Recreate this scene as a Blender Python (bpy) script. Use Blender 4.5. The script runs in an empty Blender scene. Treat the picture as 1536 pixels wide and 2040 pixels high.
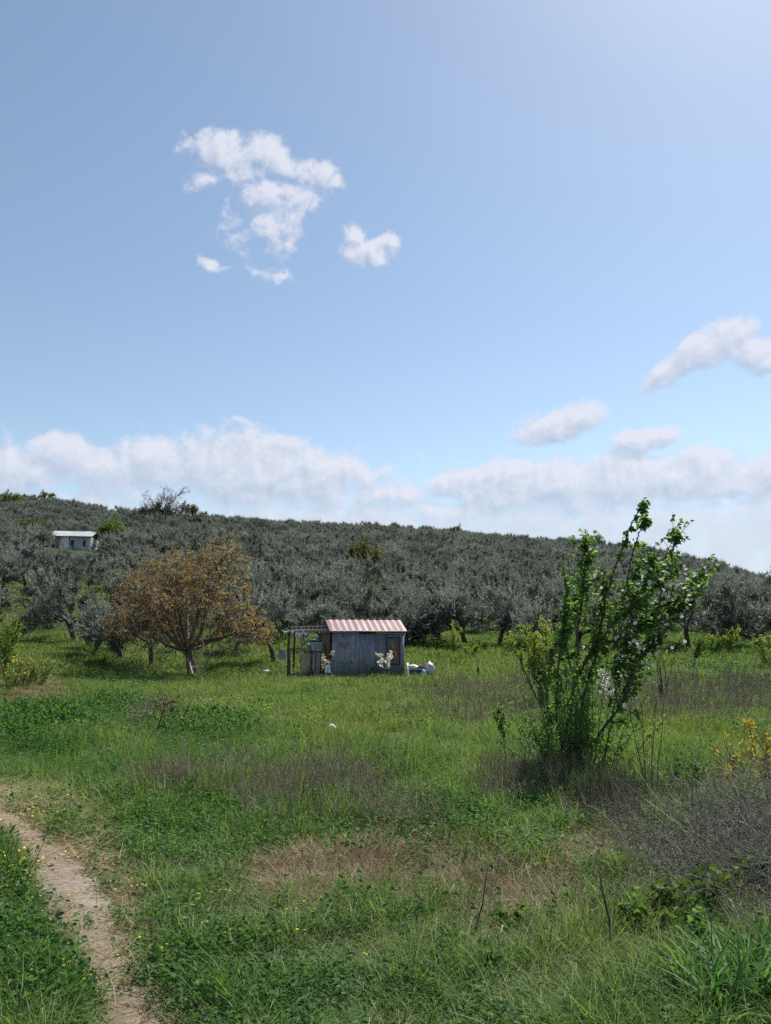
import bpy, math, random
import numpy as np
from mathutils import Vector, Matrix

R = math.radians
S = bpy.context.scene
COL = S.collection

# ------------------------------------------------------------------ camera, sky, sun, exposure
F = 1529.0                       # focal length in pixels of the 1536 x 2040 photograph
PITCH = math.atan(259 / F)
EYE = 1.62
cam_d = bpy.data.cameras.new('camera')
cam = bpy.data.objects.new('camera', cam_d)
COL.objects.link(cam)
cam.location = (0, 0, EYE)
cam.rotation_euler = (math.pi / 2 + PITCH, 0, 0)
cam_d.sensor_fit = 'VERTICAL'
cam_d.angle = 2 * math.atan(1020 / F)
cam_d.clip_start = 0.05
cam_d.clip_end = 20000
S.camera = cam
S.view_settings.view_transform = 'Standard'
S.view_settings.look = 'None'
S.view_settings.exposure = 0.42
S.view_settings.gamma = 1.0
S.view_settings.use_curve_mapping = False
S.render.engine = 'CYCLES'
cy = S.cycles
cy.max_bounces = 6
cy.diffuse_bounces = 3
cy.glossy_bounces = 2
cy.transmission_bounces = 4
cy.sample_clamp_indirect = 6
cy.use_denoising = False
cy.adaptive_threshold = 0.02
try:
    cy.denoiser = 'OPENIMAGEDENOISE'
    cy.denoising_input_passes = 'RGB_ALBEDO_NORMAL'
except Exception:
    pass

SUN_EL, SUN_AZ = R(56), R(38)    # azimuth measured from +Y (view direction) towards +X
SUN_DIR = Vector((math.sin(SUN_AZ) * math.cos(SUN_EL), math.cos(SUN_AZ) * math.cos(SUN_EL), math.sin(SUN_EL)))
SUN_STRENGTH = 5.0
SKY_STRENGTH = 0.1

CP, SP = math.cos(PITCH), math.sin(PITCH)


def ray(px, py):
    """direction of the photograph's pixel, world space"""
    a, b = (px - 768) / F, -(py - 1020) / F
    v = Vector((a, CP - b * SP, SP + b * CP))
    return v.normalized()


def proj(x, y, z):
    z = z - EYE
    fw = y * CP + z * SP
    up = z * CP - y * SP
    return 768 + F * x / fw, 1020 - F * up / fw


class NT:
    """small helper for building node trees"""
    def __init__(s, tree):
        s.t = tree
        s.n = tree.nodes
        s.l = tree.links

    def node(s, typ, ins=None, **props):
        n = s.n.new(typ)
        for k, v in props.items():
            setattr(n, k, v)
        if ins:
            for k, v in ins.items():
                s.set(n.inputs[k], v)
        return n

    def set(s, sock, v):
        if isinstance(v, bpy.types.NodeSocket):
            s.l.new(v, sock)
        elif isinstance(v, bpy.types.Node):
            s.l.new(v.outputs[0], sock)
        else:
            sock.default_value = v

    def m(s, op, a, b=None, c=None, clamp=False):
        n = s.n.new('ShaderNodeMath')
        n.operation = op
        n.use_clamp = clamp
        s.set(n.inputs[0], a)
        if b is not None:
            s.set(n.inputs[1], b)
        if c is not None:
            s.set(n.inputs[2], c)
        return n.outputs[0]

    def vm(s, op, a, b=None):
        n = s.n.new('ShaderNodeVectorMath')
        n.operation = op
        s.set(n.inputs[0], a)
        if b is not None:
            s.set(n.inputs['Scale' if op == 'SCALE' else 1], b)
        return n.outputs['Value' if op in ('DOT_PRODUCT', 'LENGTH') else 'Vector']

    def mix(s, fac, a, b, blend='MIX'):
        n = s.n.new('ShaderNodeMix')
        n.data_type = 'RGBA'
        n.blend_type = blend
        n.clamp_factor = True
        s.set(n.inputs[0], fac)
        s.set(n.inputs[6], a)
        s.set(n.inputs[7], b)
        return n.outputs[2]

    def ramp(s, fac, stops, interp='LINEAR'):
        n = s.n.new('ShaderNodeValToRGB')
        cr = n.color_ramp
        cr.interpolation = interp
        while len(cr.elements) < len(stops):
            cr.elements.new(0.5)
        for e, (p, c) in zip(cr.elements, stops):
            e.position = p
            e.color = (*c, 1) if len(c) == 3 else c
        s.set(n.inputs[0], fac)
        return n.outputs[0]

    def sstep(s, x, lo, hi):
        n = s.n.new('ShaderNodeMapRange')
        n.interpolation_type = 'SMOOTHSTEP'
        s.set(n.inputs[0], x)
        n.inputs[1].default_value = lo
        n.inputs[2].default_value = hi
        return n.outputs[0]


def build_world():
    w = bpy.data.worlds.new('World')
    S.world = w
    w.use_nodes = True
    t = NT(w.node_tree)
    t.n.clear()
    # ---- cloud height field: ellipses on the sky sphere, broken up by noise
    g = bpy.data.node_groups.new('cloud_field', 'ShaderNodeTree')
    g.interface.new_socket('Direction', in_out='INPUT', socket_type='NodeSocketVector')
    g.interface.new_socket('Height', in_out='OUTPUT', socket_type='NodeSocketFloat')
    q = NT(g)
    gi = q.n.new('NodeGroupInput')
    go = q.n.new('NodeGroupOutput')
    d = gi.outputs[0]
    wn = q.node('ShaderNodeTexNoise', {'Vector': d, 'Scale': 14.0, 'Detail': 3.0, 'Roughness': 0.6})
    off = q.vm('SCALE', q.vm('SUBTRACT', wn.outputs['Color'], (0.5, 0.5, 0.5)), 0.034)
    dw = q.vm('ADD', d, off)
    blobs = [
        # px, py, rx, ry, rotation, strength
        (440, 308, 74, 40, 5, 1.0), (402, 292, 30, 28, 0, .7), (525, 298, 62, 38, 0, 1.0), (600, 338, 92, 32, 10, 1.0), (480, 335, 60, 36, 0, .8),
        (408, 362, 56, 24, -25, .66), (578, 392, 92, 38, -8, .92), (545, 440, 78, 34, -28, .85), (562, 482, 34, 34, 0, .55), (450, 350, 60, 30, -15, .6),
        (735, 500, 62, 28, 0, 1.0), (705, 470, 24, 32, 0, .9), (780, 478, 34, 20, 0, .9), (432, 533, 46, 18, 14, .60), (540, 545, 80, 32, 5, .30),
        (520, 470, 110, 70, 0, .34), (440, 350, 110, 60, 0, .3),
        (1420, 690, 92, 36, -22, 1.05), (1495, 698, 62, 30, 5, 1.0), (1335, 742, 80, 28, -28, .95), (1530, 720, 40, 26, 0, .9),
        (1105, 850, 94, 36, -14, 1.0), (1155, 832, 52, 34, 0, 1.0), (1282, 878, 72, 26, -3, .95), (1320, 868, 28, 18, 0, .8),
        (120, 905, 78, 46, 0, 1.1), (20, 940, 110, 50, 0, 1.1), (300, 925, 100, 52, 0, 1.1), (490, 935, 150, 74, 0, 1.15), (620, 950, 140, 60, 5, 1.1),
        (490, 843, 34, 14, 0, .5), (210, 940, 90, 50, 0, 1.0),
        (915, 972, 70, 42, 0, 1.0), (1010, 972, 100, 56, 0, 1.1), (1130, 975, 100, 55, 0, 1.1), (1240, 962, 105, 60, 0, 1.1), (1380, 950, 100, 60, 0, 1.1), (780, 985, 100, 26, 0, .9),
        (1480, 965, 110, 36, -6, 1.1), (1560, 940, 90, 40, 0, 1.1), (920, 918, 30, 9, 0, .45),
        (1700, 800, 120, 50, -15, 1.0), (-220, 900, 130, 60, 0, 1.1), (-160, 560, 110, 40, 10, .7),
    ]
    E = None
    for (px, py, rx, ry, rot, st) in blobs:
        c = ray(px, py)
        f = ray(768, 1020)
        ct = max(.6, c.dot(f))
        right = Vector((c.y, -c.x, 0)).normalized()
        up = right.cross(c).normalized()
        a = R(-rot)
        r2 = right * math.cos(a) + up * math.sin(a)
        u2 = up * math.cos(a) - right * math.sin(a)
        ra, rb = rx / F * ct * 1.12, ry / F * ct * 1.12
        A = q.vm('DOT_PRODUCT', dw, tuple(r2 / ra))
        B = q.vm('DOT_PRODUCT', q.vm('SUBTRACT', dw, tuple(c)), tuple(u2 / rb))
        e = q.m('SUBTRACT', st, q.m('MULTIPLY_ADD', A, A, q.m('MULTIPLY', B, B)))
        E = e if E is None else q.m('SMOOTH_MAX', E, e, .30)
    # a bank of low cloud right round the horizon
    sz = q.node('ShaderNodeSeparateXYZ', {0: dw})
    bn = q.node('ShaderNodeTexNoise', {'Vector': q.vm('MULTIPLY', d, (1, 1, 2.5)), 'Scale': 3.0, 'Detail': 3.0})
    top = q.m('MULTIPLY_ADD', bn.outputs[0], 0.07, 0.205)
    bank = q.m('MULTIPLY', q.m('SUBTRACT', top, sz.outputs[2]), 7.0)
    bank = q.m('MINIMUM', bank, 0.62)
    E = q.m('MAXIMUM', E, bank)
    E = q.m('MAXIMUM', E, -1.0)
    n1 = q.node('ShaderNodeTexNoise', {'Vector': d, 'Scale': 34.0, 'Detail': 10.0, 'Roughness': 0.62, 'Distortion': 0.35})
    szd = q.node('ShaderNodeSeparateXYZ', {0: d})
    wl = q.m('MULTIPLY_ADD', q.sstep(szd.outputs[2], 0.13, 0.20), 0.95, 0.60)
    wh = q.m('MULTIPLY_ADD', q.sstep(szd.outputs[2], 0.34, 0.46), 0.85, wl)
    h = q.m('MULTIPLY_ADD', q.m('SUBTRACT', n1.outputs[0], 0.5), wh, q.m('MULTIPLY', E, 0.80))
    q.l.new(h, go.inputs[0])
    # ---- world shader
    tc = t.n.new('ShaderNodeTexCoord')
    dirn = t.vm('NORMALIZE', tc.outputs['Generated'])
    a = t.n.new('ShaderNodeGroup')
    a.node_tree = g
    t.l.new(dirn, a.inputs[0])
    b = t.n.new('ShaderNodeGroup')
    b.node_tree = g
    t.l.new(t.vm('NORMALIZE', t.vm('ADD', dirn, (0.007, 0.0, 0.013))), b.inputs[0])
    alpha = t.sstep(a.outputs[0], -0.05, 0.60)
    slope = t.m('SUBTRACT', a.outputs[0], b.outputs[0])
    lit = t.m('MULTIPLY_ADD', slope, 0.9, 0.62, clamp=True)
    ccol = t.ramp(lit, [(0.0, (0.32, 0.39, 0.51)), (0.45, (0.43, 0.485, 0.59)), (1.0, (0.60, 0.61, 0.68))])
    sky = t.n.new('ShaderNodeTexSky')
    sky.sky_type = 'NISHITA'
    sky.sun_disc = False
    sky.sun_elevation = SUN_EL
    sky.sun_rotation = SUN_AZ
    sky.altitude = 100
    sky.air_density = 1.0
    sky.dust_density = 0.45
    sky.ozone_density = 0.8
    bg1 = t.node('ShaderNodeBackground', {'Color': t.node('ShaderNodeHueSaturation', {'Saturation': .95, 'Value': 1.06, 'Color': t.mix(1.0, sky.outputs[0], (1.10, 1.11, 1.04, 1), 'MULTIPLY')}), 'Strength': SKY_STRENGTH})
    bg2 = t.node('ShaderNodeBackground', {'Color': ccol, 'Strength': 1.0})
    mx = t.n.new('ShaderNodeMixShader')
    t.l.new(t.m('MULTIPLY', alpha, 0.90), mx.inputs[0])
    t.l.new(bg1.outputs[0], mx.inputs[1])
    t.l.new(bg2.outputs[0], mx.inputs[2])
    out = t.n.new('ShaderNodeOutputWorld')
    t.l.new(mx.outputs[0], out.inputs[0])
    w.cycles.sampling_method = 'NONE'


build_world()
sl = bpy.data.lights.new('sun', 'SUN')
sl.energy = SUN_STRENGTH
sl.angle = R(0.55)
sl.color = (1.0, 0.95, 0.86)
so = bpy.data.objects.new('sun', sl)
COL.objects.link(so)
so.rotation_euler = SUN_DIR.to_track_quat('Z', 'Y').to_euler()
so.location = (20, 40, 80)

# ------------------------------------------------------------------ terrain
def sm(a, b, x):
    t = np.clip((x - a) / (b - a), 0, 1)
    return t * t * (3 - 2 * t)


RIDGE = 250.0
_prof = [(-160, 978), (0, 985), (90, 990), (200, 1004), (330, 1018), (500, 1029), (700, 1040), (900, 1052), (1050, 1067), (1150, 1074), (1300, 1088),
         (1400, 1112), (1480, 1136), (1536, 1156), (1640, 1195), (1760, 1232)]
_az, _zr = [], []
for (px_, py_) in _prof:
    v_ = ray(px_, py_)
    _az.append(math.atan2(v_.x, v_.y))
    _zr.append(EYE + v_.z / math.hypot(v_.x, v_.y) * RIDGE - 3.0)
_az = np.array([-1.9, -1.2] + _az + [0.95, 1.9])
_zr = np.array([0.0, 30.0] + _zr + [2.0, 0.0])


def height(x, y):
    x = np.asarray(x, float)
    y = np.asarray(y, float)
    d = np.hypot(x, y)
    az = np.arctan2(x, y)
    near = sm(1.0, 5.0, d)
    z = near * (0.035 * np.sin(x * 1.31 + .7) * np.sin(y * 1.07) + 0.03 * np.sin(x * .53 - y * .61 + 1.0) + 0.018 * np.sin(x * 2.9 + y * 1.7))
    z = z + 1.15 * sm(31.5, 47, d) * (1 - sm(1.3, 1.8, np.abs(az)))
    z = z + 0.75 * np.exp(-((x + 12.0) / 3.2) ** 2 - ((y - 22) / 3.6) ** 2)
    z = z + 0.35 * np.exp(-((x + 17.0) / 4) ** 2 - ((y - 36) / 7) ** 2)
    zr = np.interp(az, _az, _zr) - 1.15
    t = np.clip((d - 46) / (RIDGE - 46), 0, 1)
    g = 0.82 * t + 0.18 * t * t * (3 - 2 * t)
    hill = zr * g
    back = np.clip(1 - (d - RIDGE - 15) / 260.0, 0, 1)
    hill = hill * np.where(d > RIDGE + 15, back * back * (3 - 2 * back), 1)
    hill = hill + sm(50, 90, d) * 0.6 * np.sin(x * .11 + 1.3) * np.sin(y * .09) * np.clip(zr / 10, 0, 1) * back
    return z + hill


def hz(x, y):
    return float(height(x, y))


def P(px, py):
    """point of the ground that the photograph shows at this pixel"""
    v = ray(px, py)
    t, dt = 1.0, 0.02
    while t < 900:
        x, y, z = v.x * t, v.y * t, EYE + v.z * t
        if z < hz(x, y):
            lo, hi = t - dt, t
            for _ in range(18):
                mid = (lo + hi) / 2
                if EYE + v.z * mid < hz(v.x * mid, v.y * mid):
                    hi = mid
                else:
                    lo = mid
            x, y = v.x * hi, v.y * hi
            return Vector((x, y, hz(x, y)))
        dt = 0.02 + t * 0.006
        t += dt
    return Vector((v.x * 250, v.y * 250, hz(v.x * 250, v.y * 250)))


def W(px, py, Y):
    """point on the pixel's line of sight at world depth Y"""
    v = ray(px, py)
    k = Y / v.y
    return Vector((v.x * k, Y, EYE + v.z * k))


# ------------------------------------------------------------------ mesh helpers
def np_mesh(name, V, T, tone=None, mats=(), smooth=False, midx=None):
    """mesh from numpy: V (n,3), T (m,k) with constant k"""
    me = bpy.data.meshes.new(name)
    V = np.ascontiguousarray(V, np.float32)
    T = np.ascontiguousarray(T, np.int32)
    k = T.shape[1]
    me.vertices.add(len(V))
    me.vertices.foreach_set('co', V.ravel())
    me.loops.add(T.size)
    me.loops.foreach_set('vertex_index', T.ravel())
    me.polygons.add(len(T))
    me.polygons.foreach_set('loop_start', np.arange(0, T.size, k, dtype=np.int32))
    if midx is not None:
        me.polygons.foreach_set('material_index', np.ascontiguousarray(midx, np.int32))
    for m_ in mats:
        me.materials.append(m_)
    me.update(calc_edges=True)
    if tone is not None:
        at = me.attributes.new('tone', 'FLOAT', 'POINT')
        at.data.foreach_set('value', np.ascontiguousarray(tone, np.float32))
    if smooth:
        me.polygons.foreach_set('use_smooth', np.ones(len(T), bool))
    return me


class MB:
    """collects boxes, bars, tubes and free faces into one mesh"""
    def __init__(s):
        s.v, s.f, s.mi = [], [], []

    def face(s, pts, mi=0):
        b = len(s.v)
        s.v += [tuple(p) for p in pts]
        s.f.append(tuple(range(b, b + len(pts))))
        s.mi.append(mi)
        return s

    def box(s, x0, x1, y0, y1, z0, z1, M=None, mi=0):
        b = len(s.v)
        for (x, y, z) in ((x0, y0, z0), (x1, y0, z0), (x1, y1, z0), (x0, y1, z0), (x0, y0, z1), (x1, y0, z1), (x1, y1, z1), (x0, y1, z1)):
            p = Vector((x, y, z))
            s.v.append(tuple(M @ p) if M else tuple(p))
        for q in ((3, 2, 1, 0), (4, 5, 6, 7), (0, 1, 5, 4), (1, 2, 6, 5), (2, 3, 7, 6), (3, 0, 4, 7)):
            s.f.append(tuple(b + i for i in q))
            s.mi.append(mi)
        return s

    def bar(s, p, q, w, h=None, mi=0, up=(0, 0, 1)):
        """rectangular bar from p to q"""
        h = h or w
        p, q = Vector(p), Vector(q)
        d = (q - p)
        L = d.length
        d.normalize()
        u = Vector(up)
        if abs(d.dot(u)) > .95:
            u = Vector((0, 1, 0))
        a = d.cross(u).normalized()
        c = a.cross(d).normalized()
        M = Matrix(((d.x, a.x, c.x, p.x), (d.y, a.y, c.y, p.y), (d.z, a.z, c.z, p.z), (0, 0, 0, 1)))
        return s.box(0, L, -w / 2, w / 2, -h / 2, h / 2, M, mi)

    def tube(s, pts, rad, sides=6, mi=0, cap=True):
        pts = [Vector(p) for p in pts]
        n = len(pts)
        if not hasattr(rad, '__len__'):
            rad = [rad] * n
        b = len(s.v)
        ref = None
        for i, p in enumerate(pts):
            d = (pts[min(i + 1, n - 1)] - pts[max(i - 1, 0)])
            if d.length < 1e-9:
                d = Vector((0, 0, 1))
            d.normalize()
            if ref is None:
                ref = Vector((1, 0, 0)) if abs(d.x) < .8 else Vector((0, 1, 0))
            a = (ref - d * ref.dot(d)).normalized()
            ref = a
            c = d.cross(a)
            for k in range(sides):
                th = 2 * math.pi * k / sides
                s.v.append(tuple(p + (a * math.cos(th) + c * math.sin(th)) * rad[i]))
        for i in range(n - 1):
            for k in range(sides):
                k2 = (k + 1) % sides
                s.f.append((b + i * sides + k, b + i * sides + k2, b + (i + 1) * sides + k2, b + (i + 1) * sides + k))
                s.mi.append(mi)
        if cap:
            s.f.append(tuple(b + k for k in reversed(range(sides))))
            s.f.append(tuple(b + (n - 1) * sides + k for k in range(sides)))
            s.mi += [mi, mi]
        return s

    def mesh(s, name, mats, smooth=False):
        me = bpy.data.meshes.new(name)
        me.from_pydata(s.v, [], s.f)
        if not isinstance(mats, (list, tuple)):
            mats = [mats]
        for m_ in mats:
            me.materials.append(m_)
        if any(s.mi):
            me.polygons.foreach_set('material_index', s.mi)
        if smooth:
            me.polygons.foreach_set('use_smooth', [True] * len(s.f))
        me.update()
        return me

    def build(s, name, mats, parent=None, smooth=False):
        return link(name, s.mesh(name, mats, smooth), parent)


def link(name, me, parent=None, loc=None):
    o = bpy.data.objects.new(name, me)
    COL.objects.link(o)
    if parent:
        o.parent = parent
    if loc is not None:
        o.location = loc
    return o


def tag(o, label=None, cat=None, group=None, kind=None):
    if label:
        o['label'] = label
    if cat:
        o['category'] = cat
    if group:
        o['group'] = group
    if kind:
        o['kind'] = kind
    return o


def thing(name, label, cat, loc, rz=0, group=None):
    o = bpy.data.objects.new(name, None)
    o.empty_display_size = .2
    COL.objects.link(o)
    o.location = loc
    o.rotation_euler = (0, 0, rz)
    return tag(o, label, cat, group)


def copy_thing(root, loc, rz=0, scale=1.0, label=None, group=None):
    r = root.copy()
    COL.objects.link(r)
    r.location = loc
    r.rotation_euler = (0, 0, rz)
    r.scale = (scale,) * 3 if not hasattr(scale, '__len__') else scale
    if label:
        r['label'] = label
    if group:
        r['group'] = group
    for ch in list(root.children):
        c = ch.copy()
        COL.objects.link(c)
        c.parent = r
        for gch in list(ch.children):
            e = gch.copy()
            COL.objects.link(e)
            e.parent = c
    return r


# ------------------------------------------------------------------ materials
def new_mat(name):
    m_ = bpy.data.materials.new(name)
    m_.use_nodes = True
    t = NT(m_.node_tree)
    t.n.clear()
    out = t.n.new('ShaderNodeOutputMaterial')
    return m_, t, out


def leaf_mat(name, cols, dry=None, trans=0.4, tgain=1.3, rough=0.58, spec=0.18, tcol=(1.0, 1.0, 0.55)):
    """foliage: colour per leaf from 'tone', towards 'dry' by the instance's 'tint'"""
    m_, t, out = new_mat(name)
    at = t.node('ShaderNodeAttribute', attribute_name='tone', attribute_type='GEOMETRY')
    n_ = len(cols)
    c = t.ramp(at.outputs['Fac'], [(i / (n_ - 1), cc) for i, cc in enumerate(cols)])
    if dry:
        ai = t.node('ShaderNodeAttribute', attribute_name='tint', attribute_type='INSTANCER')
        c2 = t.ramp(at.outputs['Fac'], [(i / (len(dry) - 1), cc) for i, cc in enumerate(dry)])
        c = t.mix(ai.outputs['Fac'], c, c2)
    else:
        oi = t.n.new('ShaderNodeObjectInfo')
        k = t.m('MULTIPLY_ADD', oi.outputs['Random'], 0.50, 0.75)
        c = t.mix(1.0, c, t.node('ShaderNodeCombineColor', {0: k, 1: k, 2: k}).outputs[0], 'MULTIPLY')
    p = t.node('ShaderNodeBsdfPrincipled', {'Base Color': c, 'Roughness': rough, 'Specular IOR Level': spec})
    tr = t.node('ShaderNodeBsdfTranslucent', {'Color': t.mix(1.0, t.vm('SCALE', c, tgain), (*tcol, 1), 'MULTIPLY')})
    mx = t.n.new('ShaderNodeMixShader')
    mx.inputs[0].default_value = trans
    t.l.new(p.outputs[0], mx.inputs[1])
    t.l.new(tr.outputs[0], mx.inputs[2])
    t.l.new(mx.outputs[0], out.inputs[0])
    return m_


def noise_mat(name, c1, c2, scale=6.0, stretch=(1, 1, 1), detail=6, rough=0.85, spec=0.2, c3=None, bump=0.0, bscale=None, metal=0.0, lo=.35, hi=.65):
    m_, t, out = new_mat(name)
    tc = t.n.new('ShaderNodeTexCoord')
    v = t.vm('MULTIPLY', tc.outputs['Object'], stretch)
    n1 = t.node('ShaderNodeTexNoise', {'Vector': v, 'Scale': scale, 'Detail': detail, 'Roughness': 0.62})
    c = t.mix(t.sstep(n1.outputs[0], lo, hi), (*c1, 1), (*c2, 1))
    if c3:
        n2 = t.node('ShaderNodeTexNoise', {'Vector': t.vm('ADD', v, (7.3, 1.9, 4.1)), 'Scale': scale * .37, 'Detail': detail, 'Roughness': 0.6})
        c = t.mix(t.sstep(n2.outputs[0], 0.52, 0.68), c, (*c3, 1))
    p = t.node('ShaderNodeBsdfPrincipled', {'Base Color': c, 'Roughness': rough, 'Specular IOR Level': spec, 'Metallic': metal})
    if bump:
        nb = t.node('ShaderNodeTexNoise', {'Vector': v, 'Scale': bscale or scale * 3, 'Detail': 5.0})
        bp = t.node('ShaderNodeBump', {'Height': nb.outputs[0], 'Strength': bump, 'Distance': 0.02})
        t.l.new(bp.outputs[0], p.inputs['Normal'])
    t.l.new(p.outputs[0], out.inputs[0])
    return m_


M = {}
M['bark_olive'] = noise_mat('bark_olive', (.045, .04, .034), (.12, .105, .09), 9, (1, 1, .3), bump=.8)
M['bark_walnut'] = noise_mat('bark_walnut', (.07, .05, .038), (.17, .135, .105), 10, (1, 1, .35), bump=.7)
M['bark_quince'] = noise_mat('bark_quince', (.05, .036, .028), (.13, .10, .08), 22, (1, 1, .35), bump=.6)
M['twig'] = noise_mat('twig', (.06, .045, .035), (.13, .10, .08), 30, (1, 1, .3))
M['dark_stem'] = noise_mat('dark_stem', (.03, .025, .022), (.09, .07, .055), 30, (1, 1, .3))
M['olive_leaf'] = leaf_mat('olive_leaf', [(.075, .086, .076), (.135, .152, .136), (.225, .246, .225), (.335, .36, .335)], trans=.25, tgain=1.2, rough=.55, spec=.18, tcol=(1, 1, .8))
M['dark_leaf'] = leaf_mat('dark_leaf', [(.022, .024, .02), (.045, .045, .036), (.075, .07, .055)], trans=.2)
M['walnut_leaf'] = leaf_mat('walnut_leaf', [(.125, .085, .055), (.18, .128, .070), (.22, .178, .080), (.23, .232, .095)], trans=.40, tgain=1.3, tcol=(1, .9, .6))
M['quince_leaf'] = leaf_mat('quince_leaf', [(.045, .10, .030), (.085, .17, .046), (.14, .24, .066), (.22, .32, .10)], trans=.48, tgain=1.8)
M['sucker_leaf'] = leaf_mat('sucker_leaf', [(.05, .11, .03), (.085, .16, .042), (.14, .22, .06)], trans=.46, tgain=1.7)
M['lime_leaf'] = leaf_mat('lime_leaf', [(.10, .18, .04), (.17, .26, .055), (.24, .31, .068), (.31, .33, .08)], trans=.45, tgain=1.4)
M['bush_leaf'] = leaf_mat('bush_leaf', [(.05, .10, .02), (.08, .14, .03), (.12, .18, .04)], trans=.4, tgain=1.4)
M['yellow_green_leaf'] = leaf_mat('yellow_green_leaf', [(.085, .10, .035), (.12, .135, .045), (.16, .17, .06)], trans=.35)
M['bronze_leaf'] = leaf_mat('bronze_leaf', [(.20, .19, .04), (.32, .26, .05), (.38, .25, .05), (.32, .30, .06)], trans=.42, tgain=1.4)
M['petal'] = leaf_mat('petal', [(.72, .66, .66), (.80, .77, .75), (.82, .82, .80)], trans=.3, tgain=1.0, tcol=(1, 1, 1))
M['pink_petal'] = leaf_mat('pink_petal', [(.70, .50, .46), (.78, .62, .56), (.80, .72, .66)], trans=.3, tgain=1.0, tcol=(1, 1, 1))
M['cream_petal'] = leaf_mat('cream_petal', [(.74, .72, .58), (.80, .78, .66), (.82, .81, .74)], trans=.3, tgain=1.0, tcol=(1, 1, 1))
M['yellow_petal'] = leaf_mat('yellow_petal', [(.70, .50, .03), (.80, .62, .04), (.80, .70, .10)], trans=.3, tgain=1.0, tcol=(1, 1, .8))
GREEN = [(.024, .062, .015), (.060, .132, .028), (.105, .195, .042), (.19, .285, .088)]
DRYG = [(.065, .102, .028), (.13, .18, .046), (.205, .23, .072), (.34, .32, .155)]
M['grass'] = leaf_mat('grass', GREEN, DRYG, trans=.44, tgain=1.55, rough=.5, spec=.28, tcol=(.92, 1, .55))
M['weed'] = leaf_mat('weed', [(.026, .075, .020), (.050, .125, .030), (.095, .195, .048)], [(.055, .13, .03), (.10, .19, .044), (.16, .25, .068)], trans=.38, tgain=1.5, rough=.55, spec=.18)
M['straw'] = leaf_mat('straw', [(.18, .125, .065), (.31, .225, .125), (.42, .33, .20), (.54, .46, .31)], [(.13, .088, .055), (.22, .155, .095), (.36, .28, .18)], trans=.2, tgain=1.0, tcol=(1, 1, .9))
M['grey_stalk'] = leaf_mat('grey_stalk', [(.13, .11, .085), (.215, .185, .145), (.31, .27, .215), (.44, .40, .33)], [(.18, .125, .085), (.26, .185, .13), (.35, .27, .20)], trans=.08, tgain=1.0, tcol=(1, 1, 1))
M['brush'] = leaf_mat('brush', [(.045, .043, .038), (.095, .090, .080), (.18, .17, .15), (.40, .38, .34)], trans=.05, tgain=1.0, tcol=(1, 1, 1))
M['wheat'] = leaf_mat('wheat', [(.032, .095, .028), (.065, .16, .040), (.115, .23, .068)], trans=.42, tgain=1.5, rough=.55, spec=.2)


def ground_mat():
    m_, t, out = new_mat('soil_and_turf')
    tc = t.n.new('ShaderNodeTexCoord')
    v = tc.outputs['Object']
    n1 = t.node('ShaderNodeTexNoise', {'Vector': v, 'Scale': .35, 'Detail': 8.0, 'Roughness': .65})
    n2 = t.node('ShaderNodeTexNoise', {'Vector': v, 'Scale': 14.0, 'Detail': 6.0, 'Roughness': .7})
    c = t.mix(t.sstep(n1.outputs[0], .35, .65), (.030, .045, .014, 1), (.055, .070, .022, 1))
    c = t.mix(t.m('MULTIPLY', t.sstep(n2.outputs[0], .48, .7), .7), c, (.10, .075, .045, 1))
    p = t.node('ShaderNodeBsdfPrincipled', {'Base Color': c, 'Roughness': .95, 'Specular IOR Level': .1})
    bp = t.node('ShaderNodeBump', {'Height': n2.outputs[0], 'Strength': .8, 'Distance': .03})
    t.l.new(bp.outputs[0], p.inputs['Normal'])
    t.l.new(p.outputs[0], out.inputs[0])
    return m_


M['ground'] = ground_mat()


def path_mat():
    m_, t, out = new_mat('trodden_earth')
    tc = t.n.new('ShaderNodeTexCoord')
    v = tc.outputs['Object']
    n1 = t.node('ShaderNodeTexNoise', {'Vector': v, 'Scale': 2.2, 'Detail': 9.0, 'Roughness': .68})
    n2 = t.node('ShaderNodeTexNoise', {'Vector': v, 'Scale': 26.0, 'Detail': 8.0, 'Roughness': .72})
    n3 = t.node('ShaderNodeTexVoronoi', {'Vector': v, 'Scale': 34.0})
    c = t.mix(t.sstep(n1.outputs[0], .35, .66), (.23, .185, .145, 1), (.35, .30, .245, 1))
    c = t.mix(t.sstep(n2.outputs[0], .45, .75), c, (.40, .33, .26, 1))
    c = t.mix(t.m('MULTIPLY', t.sstep(n2.outputs[0], .5, .25), .6), c, (.10, .072, .05, 1))
    p = t.node('ShaderNodeBsdfPrincipled', {'Base Color': c, 'Roughness': .95, 'Specular IOR Level': .1})
    hgt = t.m('ADD', t.m('MULTIPLY', n2.outputs[0], 1.0), t.m('MULTIPLY', n3.outputs[0], .35))
    bp = t.node('ShaderNodeBump', {'Height': hgt, 'Strength': .9, 'Distance': .03})
    t.l.new(bp.outputs[0], p.inputs['Normal'])
    t.l.new(p.outputs[0], out.inputs[0])
    return m_


M['path'] = path_mat()

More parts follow.
